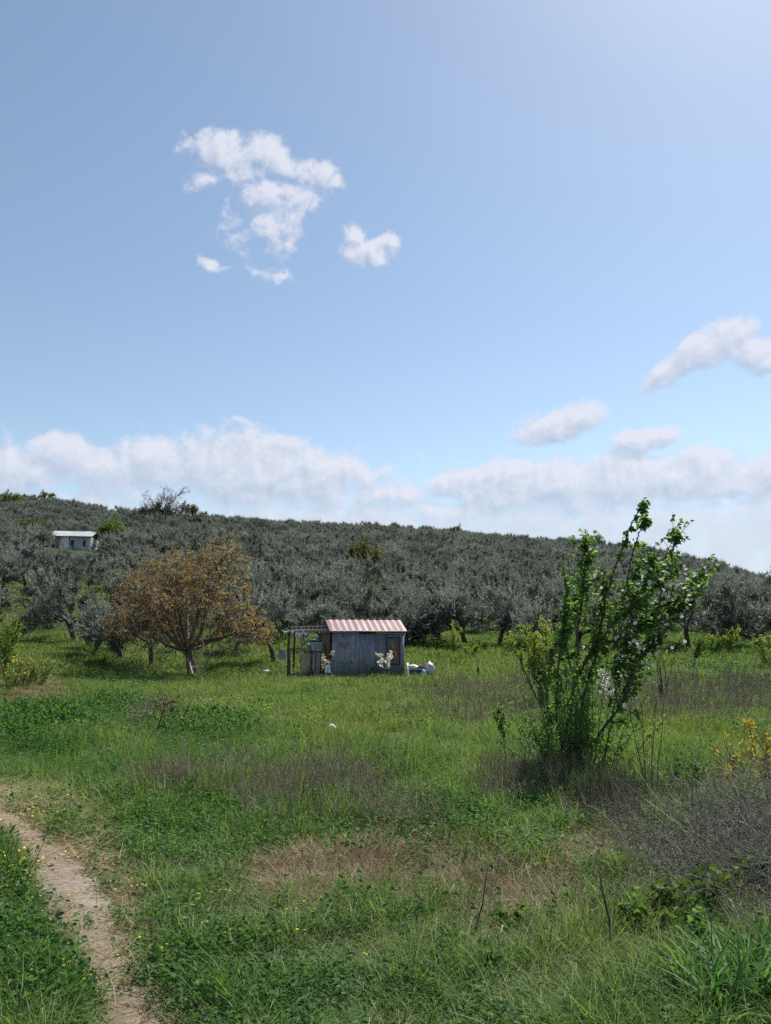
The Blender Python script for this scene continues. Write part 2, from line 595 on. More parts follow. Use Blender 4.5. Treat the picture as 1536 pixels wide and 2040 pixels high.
# ------------------------------------------------------------------ ground sheet and path
def build_ground():
    front = np.linspace(-0.78, 0.78, 340)
    rest = np.linspace(0.78, 2 * math.pi - 0.78, 74)[1:-1]
    azs = np.concatenate([front, rest])
    radii = [0.25, 0.6, 1.0, 1.4]
    while radii[-1] < 5000:
        r = radii[-1]
        radii.append(r * (1.028 if r < 300 else 1.12))
    radii = np.array(radii)
    A, D = np.meshgrid(azs, radii)
    X, Y = D * np.sin(A), D * np.cos(A)
    Z = height(X, Y)
    V = np.stack([X, Y, Z], -1).reshape(-1, 3)
    n, k = len(radii), len(azs)
    i, j = np.meshgrid(np.arange(n - 1), np.arange(k), indexing='ij')
    j2 = (j + 1) % k
    T = np.stack([i * k + j, (i + 1) * k + j, (i + 1) * k + j2, i * k + j2], -1).reshape(-1, 4)[:, ::-1]
    V = np.concatenate([V, [[0, 0, hz(0, 0)]]])
    me = np_mesh('ground', V, T, mats=[M['ground']], smooth=True)
    o = link('ground', me)
    tag(o, kind='structure')
    # closing fan under the viewer's feet
    return o


ground = build_ground()

PATH_Y = np.array([1560, 1590, 1625, 1660, 1700, 1750, 1800, 1850, 1900, 1950, 2000, 2040, 2120, 2260])
PATH_L = np.array([-260, -170, -70, 5, 38, 62, 98, 118, 128, 160, 185, 188, 215, 250])
PATH_R = np.array([-120, -60, 25, 85, 130, 185, 215, 232, 240, 262, 300, 335, 400, 480])


def path_inside(px, py, grow=0.0):
    l = np.interp(py, PATH_Y, PATH_L)
    r = np.interp(py, PATH_Y, PATH_R)
    return (py > 1560) & (px > l - grow) & (px < r + grow)


def build_path():
    rng = np.random.default_rng(5)
    ys = np.concatenate([np.linspace(1562, 2100, 80), np.linspace(2110, 2260, 8)])
    rows = []
    for k, y in enumerate(ys):
        a = P(np.interp(y, PATH_Y, PATH_L) - 6, y)
        b = P(np.interp(y, PATH_Y, PATH_R) + 6, y)
        w = (b - a)
        a = a - w * (0.05 * math.sin(k * .9) + rng.normal(0, .035))
        b = b + w * (0.05 * math.sin(k * .7 + 2) + rng.normal(0, .035))
        row = []
        for i in range(15):
            p = a.lerp(b, i / 14)
            e = 0.007 + 0.008 * math.sin(math.pi * i / 14)
            row.append((p.x, p.y, hz(p.x, p.y) + e))
        rows.append(row)
    V = np.array(rows).reshape(-1, 3)
    n = len(ys)
    i, j = np.meshgrid(np.arange(n - 1), np.arange(14), indexing='ij')
    T = np.stack([i * 15 + j, (i + 1) * 15 + j, (i + 1) * 15 + j + 1, i * 15 + j + 1], -1).reshape(-1, 4)
    o = link('path', np_mesh('path', V, T, mats=[M['path']], smooth=True))
    tag(o, kind='structure')


build_path()


# ------------------------------------------------------------------ the shed
def tin_mat(name, base, base2, stain, rust):
    m_, t, out = new_mat(name)
    tc = t.n.new('ShaderNodeTexCoord')
    v = tc.outputs['Object']
    st = t.node('ShaderNodeTexNoise', {'Vector': t.vm('MULTIPLY', v, (1, 1, .10)), 'Scale': 9.0, 'Detail': 7.0, 'Roughness': .7})
    fn = t.node('ShaderNodeTexNoise', {'Vector': t.vm('MULTIPLY', v, (1, 1, .06)), 'Scale': 40.0, 'Detail': 3.0})
    bl = t.node('ShaderNodeTexNoise', {'Vector': v, 'Scale': 2.3, 'Detail': 6.0, 'Roughness': .65})
    sp = t.node('ShaderNodeTexNoise', {'Vector': v, 'Scale': 17.0, 'Detail': 4.0, 'Roughness': .6})
    c = t.mix(t.sstep(st.outputs[0], .36, .64), (*base, 1), (*base2, 1))
    c = t.mix(t.m('MULTIPLY', t.sstep(bl.outputs[0], .44, .66), .85), c, (*stain, 1))
    c = t.mix(t.m('MULTIPLY', t.sstep(fn.outputs[0], .57, .70), .6), c, (.42, .45, .48, 1))
    c = t.mix(t.m('MULTIPLY', t.sstep(sp.outputs[0], .64, .74), .7), c, (*rust, 1))
    p = t.node('ShaderNodeBsdfPrincipled', {'Base Color': c, 'Roughness': .55, 'Specular IOR Level': .35})
    t.l.new(p.outputs[0], out.inputs[0])
    return m_


M['tin_blue'] = tin_mat('blue_grey_tin', (.135, .165, .205), (.26, .29, .32), (.20, .17, .145), (.13, .085, .055))
M['tin_navy'] = tin_mat('navy_tin', (.115, .145, .20), (.195, .225, .275), (.17, .145, .125), (.12, .08, .05))
M['tin_dark'] = tin_mat('dark_tin', (.095, .115, .14), (.15, .165, .185), (.15, .135, .13), (.11, .075, .05))
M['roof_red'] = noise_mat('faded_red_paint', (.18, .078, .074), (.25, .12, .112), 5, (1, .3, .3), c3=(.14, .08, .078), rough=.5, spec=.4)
M['roof_pale'] = noise_mat('pale_pink_sheet', (.42, .315, .31), (.52, .425, .42), 5, (1, .3, .3), c3=(.34, .255, .25), rough=.45, spec=.4)
M['roof_end'] = noise_mat('dull_red_sheet', (.20, .085, .08), (.32, .18, .17), 6, c3=(.40, .36, .36), rough=.6)
M['brown_wood'] = noise_mat('brown_board', (.20, .145, .095), (.29, .215, .15), 7, (4, 4, .4), bump=.3)
M['dark_wood'] = noise_mat('dark_wood', (.035, .025, .02), (.07, .05, .04), 8, (3, 3, .5), bump=.3)
M['grey_wood'] = noise_mat('weathered_wood', (.16, .14, .12), (.30, .27, .235), 9, (3, 3, .4), bump=.4)
M['pale_wood'] = noise_mat('pale_wood', (.38, .35, .30), (.54, .50, .43), 9, (2, 2, .6), bump=.3)
M['black_iron'] = noise_mat('black_iron', (.018, .018, .02), (.05, .045, .042), 12, rough=.6)
M['frame_dark'] = noise_mat('dark_frame_paint', (.025, .03, .04), (.055, .06, .07), 10, rough=.6)
M['panel_brown'] = noise_mat('brown_grey_panel', (.10, .088, .085), (.15, .13, .125), 5, (1, 1, .4), c3=(.12, .085, .07), rough=.7)
M['emblem_red'] = noise_mat('red_emblem_paint', (.17, .042, .03), (.24, .075, .05), 9, rough=.7)
M['emblem_yellow'] = noise_mat('ochre_emblem_paint', (.36, .25, .10), (.46, .34, .15), 9, rough=.7)
M['letter_red'] = noise_mat('faded_red_letters', (.16, .05, .05), (.19, .08, .08), 25, rough=.7)
M['white_paint'] = noise_mat('white_paint', (.66, .67, .68), (.80, .80, .79), 4, (1, 1, .3), c3=(.52, .52, .51), rough=.5)
M['plastic_white'] = noise_mat('white_plastic', (.50, .51, .53), (.68, .68, .68), 6, c3=(.36, .37, .40), rough=.4, spec=.5)
M['plastic_grey'] = noise_mat('grey_plastic', (.16, .19, .23), (.22, .25, .29), 4, rough=.4, spec=.4)
M['plastic_blue'] = noise_mat('blue_plastic', (.14, .28, .52), (.26, .42, .66), 8, rough=.4, spec=.4)
M['teal_tarp'] = noise_mat('teal_tarp', (.02, .17, .16), (.06, .32, .29), 9, rough=.45, spec=.4)
M['navy_tub'] = noise_mat('navy_tub', (.035, .055, .085), (.06, .085, .12), 6, rough=.5)
M['black_plastic'] = noise_mat('black_plastic', (.015, .016, .018), (.04, .042, .046), 8, rough=.4, spec=.4)
M['tan_board'] = noise_mat('tan_board', (.44, .375, .285), (.54, .47, .37), 4, (1, 1, .5), c3=(.22, .19, .13), rough=.8)
M['pale_grey'] = noise_mat('pale_grey_enamel', (.38, .39, .39), (.48, .485, .48), 4, c3=(.26, .25, .23), rough=.5)
M['hut_roof'] = noise_mat('grey_hut_roof', (.34, .36, .38), (.44, .46, .48), 1.2, c3=(.26, .28, .30), rough=.6)
M['scrap_brown'] = noise_mat('scrap_brown', (.10, .07, .05), (.26, .19, .13), 7, rough=.85)

TH = R(14)
sp0 = P(659, 1354)
sp0.z = hz(sp0.x, sp0.y) - 0.02
SHED_L, SHED_W, SHED_H = 3.25, 2.2, 2.02
shed = thing('shed', 'blue grey tin shed with a red and white striped roof standing in the field', 'shed', sp0, TH)


def corrug(x0, x1, z0, z1, y, pitch, amp, mat, name, tilt=0.0):
    """upright tin sheet, gently corrugated, with thickness"""
    n = max(8, int((x1 - x0) / pitch * 4))
    V, T = [], []
    for i in range(n + 1):
        x = x0 + (x1 - x0) * i / n
        o = amp * math.sin(2 * math.pi * (x / pitch))
        for z in (z0, z1):
            sh = tilt * (z - z0)
            V.append((x + sh, y + o, z))
            V.append((x + sh, y + o + .004, z))
    for i in range(n):
        a, b = i * 4, i * 4 + 4
        T += [(a, b, b + 2, a + 2), (b + 1, a + 1, a + 3, b + 3), (a + 2, b + 2, b + 3, a + 3), (a + 1, b + 1, b, a)]
    e = n * 4
    T += [(0, 2, 3, 1), (e, e + 1, e + 3, e + 2)]
    return link(name, np_mesh(name, np.array(V), np.array(T), mats=[mat], smooth=False), shed)


def build_shed():
    L, Wd, H = SHED_L, SHED_W, SHED_H
    # sheets of the front wall, each a little different and lapped over its neighbour
    for (x0, x1, y, z0, z1, mat, tl) in ((0.0, 1.19, -.006, -.03, H - .05, 'tin_blue', .022), (1.17, 1.98, .004, .0, H - .07, 'tin_navy', .012), (1.96, 2.52, -.004, -.04, H - .03, 'tin_dark', .004),
                                         (2.50, L, .004, -.02, H - .04, 'tin_navy', -.004)):
        corrug(x0, x1, z0, z1, y, .19, .005, M[mat], 'wall_sheet', tl)
    # right end and back
    b = MB()
    b.box(L - .012, L, .02, Wd - .02, -.03, H - .02)
    g = len(b.v)
    b.build('side_wall', M['tin_dark'], shed)
    MB().box(0.02, L - .02, Wd - .014, Wd, -.03, H - .02).build('rear_wall', M['tin_dark'], shed)
    # left end: corner posts, boards and the open doorway beside the front corner
    for (y0, y1) in ((.0, .07), (Wd - .09, Wd - .02), (.48, .55)):
        MB().box(.03, .10, y0 + .012, y1 + .012, -.03, H - .03).build('corner_post', M['dark_wood'], shed)
    y = .56
    k = 0
    while y < Wd - .10:
        MB().box(.008 + .004 * (k % 2), .03, y, min(y + .19, Wd - .10), .02, H - .05).build('board', M['brown_wood'], shed)
        y += .195
        k += 1
    # plank door left ajar, hinged on the middle post
    d = MB()
    d.box(0, .03, 0, .40, 0.05, 1.80)
    dr = d.build('door', M['brown_wood'], shed)
    dr.location = (.12, .47, 0)
    dr.rotation_euler = (0, 0, R(180 + 62))
    MB().box(-.02, 0, .03, .37, .45, .53).build('ledge', M['dark_wood'], dr)
    MB().box(-.02, 0, .03, .37, 1.35, 1.43).build('ledge', M['dark_wood'], dr)
    # eave battens
    MB().bar((.04, -.05, H - .015), (1.2, -.05, H - .035), .03, .055).build('batten', M['grey_wood'], shed)
    MB().bar((1.95, -.05, H - .03), (L + .02, -.05, H - .05), .03, .055).build('batten', M['grey_wood'], shed)
    MB().bar((-.05, .02, H + .02), (L + .04, .02, H + .0), .07, .07).build('wall_plate', M['dark_wood'], shed)
    # dark rust holes along the first sheet
    hb = MB()
    for (x, z, r) in ((.09, .80, .022), (.10, .74, .016), (.30, .755, .016), (.38, .73, .028), (.52, .715, .02), (.66, .72, .014), (.72, .765, .026), (.90, .735, .03), (.93, .70, .022), (1.02, 1.02, .02), (1.36, 1.18, .018),
                      (1.17, 1.06, .02), (.08, 1.62, .02), (.52, 1.83, .03), (.63, 1.83, .03)):
        pts = []
        for a in range(9):
            th = a / 9 * 2 * math.pi
            rr = r * (1 + .3 * math.sin(3 * th + x * 40))
            pts.append((x + rr * math.cos(th), -.0145, z + 1.25 * rr * math.sin(th)))
        hb.face(pts)
    tag(hb.build('rust_hole', M['black_iron'], shed), kind='stuff')
    # faded letters
    lt = MB()

    def stroke(pts, w):
        for (a, b_) in zip(pts[:-1], pts[1:]):
            lt.bar((a[0], -.0160, a[1]), (b_[0], -.0160, b_[1]), w, .003, up=(0, 1, 0))

    stroke([(.33, 1.33), (.37, 1.58), (.45, 1.60), (.47, 1.50), (.38, 1.46)], .026)
    stroke([(.40, 1.46), (.49, 1.34)], .026)
    stroke([(.52, 1.60), (.535, 1.36), (.60, 1.33), (.625, 1.58)], .026)
    stroke([(.66, 1.575), (.80, 1.58), (.70, 1.46), (.80, 1.46)], .024)
    stroke([(.72, 1.46), (.67, 1.335), (.82, 1.345)], .024)
    lt.build('lettering', M['letter_red'], shed)
    # framed panel with the painted emblem
    x0, x1, z0, z1 = 2.43, 3.06, .62, 1.82
    fr = MB()
    fw = .055
    fr.box(x0, x1, -.05, -.012, z1 - fw, z1)
    fr.box(x0, x1, -.05, -.012, z0, z0 + fw)
    fr.box(x0, x0 + fw, -.05, -.012, z0 + fw, z1 - fw)
    fr.box(x1 - fw, x1, -.05, -.012, z0 + fw, z1 - fw)
    f_ = fr.build('window_frame', M['frame_dark'], shed)
    pn = MB()
    pn.box(x0 + fw, x1 - fw, -.026, -.014, z0 + fw, z1 - fw)
    pnl = pn.build('panel', M['panel_brown'], f_)

    def ribbon(pts, ws, y, mat, name):
        mb = MB()
        for i in range(len(pts) - 1):
            a, b_ = Vector((pts[i][0], 0, pts[i][1])), Vector((pts[i + 1][0], 0, pts[i + 1][1]))
            dd = (b_ - a).normalized()
            n0 = Vector((-dd.z, 0, dd.x))
            p1 = [a - n0 * ws[i] / 2, b_ - n0 * ws[i + 1] / 2, b_ + n0 * ws[i + 1] / 2, a + n0 * ws[i] / 2]
            mb.face([(p.x, y, p.z) for p in p1])
        return mb.build(name, mat, f_)
    cx, cz = (x0 + x1) / 2 + .005, 1.16
    ring = []
    for i in range(30):
        th = R(118) + R(-305) * i / 29 * -1
        ring.append((cx + .185 * math.cos(th), cz + .27 * math.sin(th)))
    ribbon(ring, [.115] * 30, -.0285, M['emblem_red'], 'emblem')
    hook = [(cx + .02, 1.66), (cx - .045, 1.60), (cx - .065, 1.50), (cx - .03, 1.40), (cx + .06, 1.32)]
    loop = []
    for i in range(20):
        th = R(160) + R(220) * i / 19
        loop.append((cx - .005 + .13 * math.cos(th), cz - .04 + .20 * math.sin(th)))
    ribbon(hook, [.02, .03, .035, .03, .02], -.0305, M['emblem_yellow'], 'emblem')
    ribbon(loop, [.035] * 20, -.0310, M['emblem_yellow'], 'emblem')
    # roof: two slopes of ribbed sheet, rib tops pale pink, valleys dull red
    ze, zr = H + .035, H + .60
    ov = .16
    pitch = .262

    def slope(sign):
        ye = -ov if sign > 0 else Wd + ov
        yr = Wd / 2
        sheets = 4
        Lx0, Lx1 = -.08, L + .10
        for s_ in range(sheets):
            a, b_ = Lx0 + (Lx1 - Lx0) * s_ / sheets, Lx0 + (Lx1 - Lx0) * (s_ + 1) / sheets
            n = round((b_ - a) / pitch)
            pt = (b_ - a) / n
            mb = MB()
            lift = .004 * (s_ % 2)
            prof = []
            for k in range(n):
                xx = a + k * pt
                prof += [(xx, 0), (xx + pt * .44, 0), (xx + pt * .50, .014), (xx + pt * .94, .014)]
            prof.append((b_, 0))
            rag = [random.Random(s_ * 31 + k).uniform(-.03, .03) * .5 for k in range(len(prof))]
            dz = ze - zr
            for k in range(len(prof) - 1):
                (xa, ha), (xb, hb_) = prof[k], prof[k + 1]
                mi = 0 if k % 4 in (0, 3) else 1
                e0, e1 = (ye + (rag[k] if sign > 0 else 0)), (ye + (rag[k + 1] if sign > 0 else 0))
                za, zb = ze + ha + lift, ze + hb_ + lift
                q = [(xa, e0, za), (xb, e1, zb), (xb, yr, zr + hb_ + lift), (xa, yr, zr + ha + lift)]
                if sign < 0:
                    q = q[::-1]
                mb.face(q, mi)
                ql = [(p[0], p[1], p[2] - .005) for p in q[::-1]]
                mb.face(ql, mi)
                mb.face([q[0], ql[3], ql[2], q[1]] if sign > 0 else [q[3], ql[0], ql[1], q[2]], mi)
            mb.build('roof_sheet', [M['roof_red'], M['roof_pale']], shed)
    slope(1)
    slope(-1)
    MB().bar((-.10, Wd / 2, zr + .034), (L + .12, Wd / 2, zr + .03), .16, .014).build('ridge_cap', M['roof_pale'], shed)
    # gable ends
    for x, nm in ((-.05, 'gable'), (L + .03, 'gable')):
        g = MB()
        a, b_, c = (x, -.02, H - .02), (x, Wd + .02, H - .02), (x, Wd / 2, zr - .03)
        g.face([a, c, b_])
        x2 = x + .02
        g.face([(x2, -.02, H - .02), (x2, Wd + .02, H - .02), (x2, Wd / 2, zr - .03)])
        g.face([a, b_, (x2, Wd + .02, H - .02), (x2, -.02, H - .02)])
        g.build(nm, M['roof_end'], shed)
    # bargeboards on the left end
    for (ya, yb) in ((-ov, Wd / 2), (Wd + ov, Wd / 2)):
        MB().bar((-.085, ya, ze - .02), (-.085, yb, zr - .02), .02, .07).build('bargeboard', M['roof_end'], shed)


build_shed()


# ------------------------------------------------------------------ porch frame and the things around the shed
def gp(px, py, Y=None):
    """ground point under a pixel column at depth Y"""
    if Y is None:
        return P(px, py)
    p = W(px, py, Y)
    return Vector((p.x, p.y, hz(p.x, p.y)))


def crumpled(rng, w, d, h, n=9, lumps=3):
    """closed lump of crumpled sheet: a squashed, creased ball"""
    V, T = [], []
    rings = n
    segs = n + 4
    for i in range(rings + 1):
        ph = math.pi * i / rings
        for j in range(segs):
            th = 2 * math.pi * j / segs
            r = 1 + rng.uniform(-.30, .24) + .18 * math.sin(lumps * th + 2 * ph)
            V.append((w / 2 * r * math.sin(ph) * math.cos(th), d / 2 * r * math.sin(ph) * math.sin(th), h * (.5 + .5 * math.cos(ph)) * (1 + .12 * rng.uniform(-1, 1))))
    for i in range(rings):
        for j in range(segs):
            j2 = (j + 1) % segs
            T.append((i * segs + j, (i + 1) * segs + j, (i + 1) * segs + j2, i * segs + j2))
    return np.array(V), np.array(T)


def rag(name, label, cat, loc, w, d, h, mat, seed, rz=0.0, tilt=(0, 0)):
    V, T = crumpled(np.random.default_rng(seed), w, d, h)
    o = link(name, np_mesh(name, V, T, mats=[mat], smooth=False), None, loc)
    o.rotation_euler = (tilt[0], tilt[1], rz)
    return tag(o, label, cat)


def drape(name, label, cat, loc, w, drop, mat, seed, rz=0.0):
    """torn sheet hung over a beam: front and back falls of uneven length, with folds and thickness"""
    rng = np.random.default_rng(seed)
    nx, ny = 13, 9
    ph = rng.uniform(0, 6, 4)
    lens = drop * (.55 + .45 * np.sin(np.linspace(0, 5, nx) + ph[0]) * np.cos(np.linspace(0, 9, nx) + ph[1])) + rng.uniform(0, drop * .35, nx)
    V = []
    for side in (0, 1):
        for i in range(nx):
            x = w * (i / (nx - 1) - .5)
            for j in range(ny):
                s = j / (ny - 1)
                t = (s - .42)
                ln = lens[i] * (1 if t < 0 else .7)
                z = -abs(t) * 2.0 * ln + .03
                y = (.05 + .05 * math.sin(3.1 * i + ph[2]) * abs(t) * 2) * (1 if t > 0 else -1) * min(1, abs(t) * 6)
                V.append((x + .03 * math.sin(5 * s + i), y + .006 * side + rng.uniform(-.008, .008), z + .006 * side + .05 * math.sin(i * .9 + ph[3]) * (1 if abs(t) > .1 else .2)))
    m_ = nx * ny
    T = []
    for i in range(nx - 1):
        for j in range(ny - 1):
            a = i * ny + j
            T += [(a, a + ny, a + ny + 1, a + 1), (m_ + a, m_ + a + 1, m_ + a + ny + 1, m_ + a + ny)]
    o = link(name, np_mesh(name, np.array(V), np.array(T), mats=[mat]), None, loc)
    o.rotation_euler = (0, 0, rz)
    return tag(o, label, cat)


def build_porch():
    Y0 = sp0.y
    pg = thing('pergola', 'grey timber porch frame with two posts at the left end of the tin shed', 'pergola', gp(600, 1354, Y0 + .1))
    o = Vector(pg.location)

    def lp(px, py, Y):
        return W(px, py, Y) - o
    rng = random.Random(3)
    # rough tree-trunk post and sawn post
    a, b_ = gp(574, 1352, Y0 + .15) - o, lp(576, 1261, Y0 + .15)
    MB().tube([a - Vector((0, 0, .1)), a.lerp(b_, .3) + Vector((.02, 0, 0)), a.lerp(b_, .65) + Vector((-.01, 0, 0)), b_], [.085, .075, .066, .06], 9).build('post', M['bark_olive'], pg, True)
    a, b_ = gp(599, 1353, Y0 + .05) - o, lp(602, 1265, Y0 + .05)
    MB().bar(a - Vector((0, 0, .1)), b_, .075, .07).build('post', M['grey_wood'], pg)
    a, b_ = gp(585, 1345, Y0 + 2.2) - o, lp(587, 1262, Y0 + 2.2)
    MB().bar(a - Vector((0, 0, .1)), b_, .08, .08).build('post', M['dark_wood'], pg)
    MB().bar(lp(574, 1259.5, Y0 + .1), lp(664, 1256.5, Y0 + .1), .06, .055).build('beam', M['grey_wood'], pg)
    MB().bar(lp(577, 1258, Y0 + 2.15), lp(646, 1254, Y0 + 2.4), .06, .06).build('beam', M['grey_wood'], pg)
    MB().bar(lp(578, 1257, Y0 + .0), lp(582, 1257, Y0 + 2.3), .05, .05).build('beam', M['grey_wood'], pg)
    MB().bar(lp(603, 1278, Y0 + .05), lp(617, 1261, Y0 + .08), .03, .03).build('brace', M['grey_wood'], pg)
    MB().bar(lp(588, 1259, Y0 + .12), lp(583, 1268, Y0 + .12), .028, .028).build('brace', M['dark_wood'], pg)
    # a ladder lying flat on top of the frame
    ld = thing('ladder', 'pale ladder lying flat on top of the porch frame', 'ladder', W(612, 1254, Y0 + .6))
    o2 = Vector(ld.location)
    r0a, r0b = W(578, 1255.5, Y0 + .35) - o2, W(652, 1254, Y0 + .45) - o2
    r1a, r1b = W(579, 1248.5, Y0 + .9) - o2, W(652, 1247, Y0 + 1.0) - o2
    MB().bar(r0a, r0b, .035, .05).build('rail', M['pale_wood'], ld)
    MB().bar(r1a, r1b, .035, .05).build('rail', M['pale_wood'], ld)
    for k in range(9):
        t = (k + .5) / 9
        MB().bar(r0a.lerp(r0b, t), r1a.lerp(r1b, t), .03, .03).build('rung', M['dark_wood'], ld)
    # plastic rags hung on the frame
    drape('plastic_rag', 'torn white plastic rag drooping from the porch beam beside the post', 'rag', W(600, 1259, Y0 + .1), .52, .30, M['plastic_white'], 4)
    drape('plastic_rag', 'grey plastic sheet bunched at the outer corner of the porch frame', 'rag', W(573, 1258, Y0 + .1), .52, .16, M['pale_grey'], 7)
    # bluish can hanging on the outer post
    can = thing('jerrycan', 'blue grey plastic canister hanging left of the porch post', 'canister', W(562, 1314, Y0 + .1))
    mb = MB()
    pr = [(-.15, 0), (.13, 0), (.15, .03), (.15, .34), (.10, .40), (-.12, .40), (-.15, .36)]
    for y in (-.09, .09):
        mb.face([(x, y, z) for x, z in (pr if y < 0 else pr[::-1])])
    for k in range(len(pr)):
        (xa, za), (xb, zb) = pr[k], pr[(k + 1) % len(pr)]
        mb.face([(xb, -.09, zb), (xa, -.09, za), (xa, .09, za), (xb, .09, zb)])
    mb.build('body', M['plastic_grey'], can)
    MB().tube([(.10, 0, .39), (.10, 0, .46)], .03, 8).build('cap', M['plastic_white'], can)
    MB().tube([(-.10, 0, .40), (-.07, 0, .455), (.02, 0, .455), (.05, 0, .40)], .012, 6).build('handle', M['plastic_white'], can)
    MB().tube([(-.02, 0, .455), (.06, 0, .60), (.18, 0.02, .70)], .006, 4).build('rope', M['black_plastic'], can)
    # tan cupboard, pale cold-box on it, tarpaulin, coil of hose
    z0 = gp(622, 1345, Y0 + 1.1)
    cab = thing('cupboard', 'tan board cupboard standing under the porch beside the shed', 'cupboard', z0, R(6))
    x0 = W(603, 1300, Y0 + 1.1).x - z0.x
    x1 = W(641, 1300, Y0 + 1.1).x - z0.x
    zt = W(622, 1297, Y0 + 1.1).z - z0.z
    MB().box(x0, x1, .0, .5, .10, zt).build('carcass', M['tan_board'], cab)
    MB().box(x0 + .01, (x0 + x1) / 2 - .008, -.022, -.002, .14, zt - .03).build('door', M['tan_board'], cab)
    MB().box((x0 + x1) / 2 + .008, x1 - .01, -.022, -.002, .14, zt - .03).build('door', M['pale_grey'], cab)
    for xx in (x0 + .04, x1 - .04):
        for yy in (.04, .46):
            MB().box(xx - .03, xx + .03, yy - .03, yy + .03, -.05, .10).build('leg', M['dark_wood'], cab)
    bx = thing('cold_box', 'pale grey enamel box with a white lid on top of the tan cupboard', 'box', z0 + Vector((0, 0, zt)), R(6))
    xb0 = W(612, 1290, Y0 + 1.1).x - z0.x
    MB().box(xb0, x1 - .01, .02, .46, 0, .33).build('body', M['pale_grey'], bx)
    MB().box(xb0 - .01, x1, .01, .47, .333, .37).build('lid', M['white_paint'], bx)
    MB().box(xb0 + .18, xb0 + .27, .002, .018, .06, .26).build('label_plate', M['white_paint'], bx)
    rag('tarpaulin', 'crumpled teal tarpaulin lying on the grey box under the porch', 'tarpaulin', z0 + Vector((.06, .2, zt + .38)), .70, .36, .13, M['teal_tarp'], 12)
    co = thing('hose_coil', 'black hose coiled and hung beside the grey box on the cupboard', 'hose', W(611, 1290, Y0 + .95))
    mb = MB()
    for k in range(4):
        pts = []
        for i in range(17):
            th = 2 * math.pi * i / 16
            pts.append(((.20 + .012 * k) * math.cos(th), -.02 * k + .02 * math.sin(3 * th), (.20 - .014 * k) * math.sin(th)))
        mb.tube(pts, .014, 5, cap=False)
    mb.build('loops', M['black_plastic'], co, True).rotation_euler = (0, R(35), 0)
    MB().tube([(-.02, -.03, .2), (-.01, .0, .26), (.02, .03, .3)], .01, 5).build('tie', M['black_plastic'], co)
    # iron stand in front
    st = thing('iron_stand', 'black iron stand with two thin legs in front of the tan cupboard', 'stand', gp(626, 1350, Y0 + .45))
    o3 = Vector(st.location)
    tz = W(626, 1297, Y0 + .45).z - o3.z
    xa, xb = W(615, 1300, Y0 + .45).x - o3.x, W(642, 1300, Y0 + .45).x - o3.x
    MB().box(xa, xb, -.02, .30, tz - .05, tz).build('top', M['black_iron'], st)
    for px in (621.5, 629):
        xx = W(px, 1300, Y0 + .45).x - o3.x
        MB().bar((xx, .02, .0), (xx, .02, tz - .05), .035).build('leg', M['black_iron'], st)
    for px in (618, 638):
        xx = W(px, 1300, Y0 + .45).x - o3.x
        MB().bar((xx, .27, .0), (xx, .27, tz - .05), .035).build('leg', M['black_iron'], st)
    # low crates
    def crate(loc, w, d, h, mat, label):
        c = thing('crate', label, 'crate', loc, R(5), 'low crates under the porch')
        for xx in (-w / 2, w / 2 - .05):
            for yy in (0, d - .05):
                MB().box(xx, xx + .05, yy, yy + .05, 0, h).build('corner_post', mat, c)
        nsl = max(2, int(h / .13))
        for k in range(nsl):
            z = .02 + k * (h - .02) / nsl
            MB().box(-w / 2, w / 2, -.016, -.002, z, z + .085).build('slat', mat, c)
            MB().box(-w / 2, w / 2, d + .002, d + .016, z, z + .085).build('slat', mat, c)
            MB().box(-w / 2 - .016, -w / 2 - .002, 0, d, z, z + .085).build('slat', mat, c)
            MB().box(w / 2 + .002, w / 2 + .016, 0, d, z, z + .085).build('slat', mat, c)
        MB().box(-w / 2 + .01, w / 2 - .01, .01, d - .01, .012, .03).build('floor_board', mat, c)
    crate(gp(618, 1352, Y0 + .18), .26, .3, .36, M['dark_wood'], 'dark wooden crate nearest the iron stand, under the porch')
    crate(gp(634, 1352, Y0 + .25), .42, .3, .27, M['brown_wood'], 'low brown slatted crate between the dark crate and the door')
    crate(gp(645, 1352, Y0 + .35), .30, .3, .52, M['dark_wood'], 'tall dark crate right against the shed doorway')
    # pale plank on the ground
    pl = MB()
    pa, pb = gp(584, 1350, Y0 - .12), gp(609, 1350, Y0 - .1)
    pl.bar(pa + Vector((0, 0, .13)), pb + Vector((0, 0, .12)), .14, .045)
    tag(pl.build('plank', M['pale_wood']), 'pale plank lying level at the foot of the porch posts', 'plank')
    for k, px in enumerate((587, 606)):
        q = gp(px, 1350, Y0 - .1)
        b2 = MB().box(-.09, .09, -.07, .07, -.04, .104).build('block', M['grey_wood'])
        b2.location = q
        tag(b2, ('rough block under the outer end of the pale plank', 'rough block under the shed end of the pale plank')[k], 'block', 'blocks under the plank')
    # upturned white plastic chair by the doorway
    ch = thing('plastic_chair', 'white plastic chair tipped back beside the shed doorway', 'chair', gp(655, 1355, Y0 - .22), R(20))
    MB().box(-.02, .0, -.16, .16, .05, .10).build('stretcher', M['plastic_grey'], ch)
    for (x, y, lx) in ((-.15, -.13, -.05), (.15, -.13, .06), (-.15, .13, -.05), (.15, .13, .06)):
        MB().bar((x + lx * .3, y, 0), (x * .8, y * .85, .30), .03, .035).build('leg', M['plastic_white'], ch)
    MB().box(-.16, .16, -.15, .15, .30, .33).build('seat', M['plastic_grey'], ch)
    bk = MB()
    bk.face([(-.14, .15, .33), (.14, .15, .33), (.11, .22, .62), (-.11, .22, .62)])
    bk.face([(-.14, .175, .33), (-.11, .245, .62), (.11, .245, .62), (.14, .175, .33)])
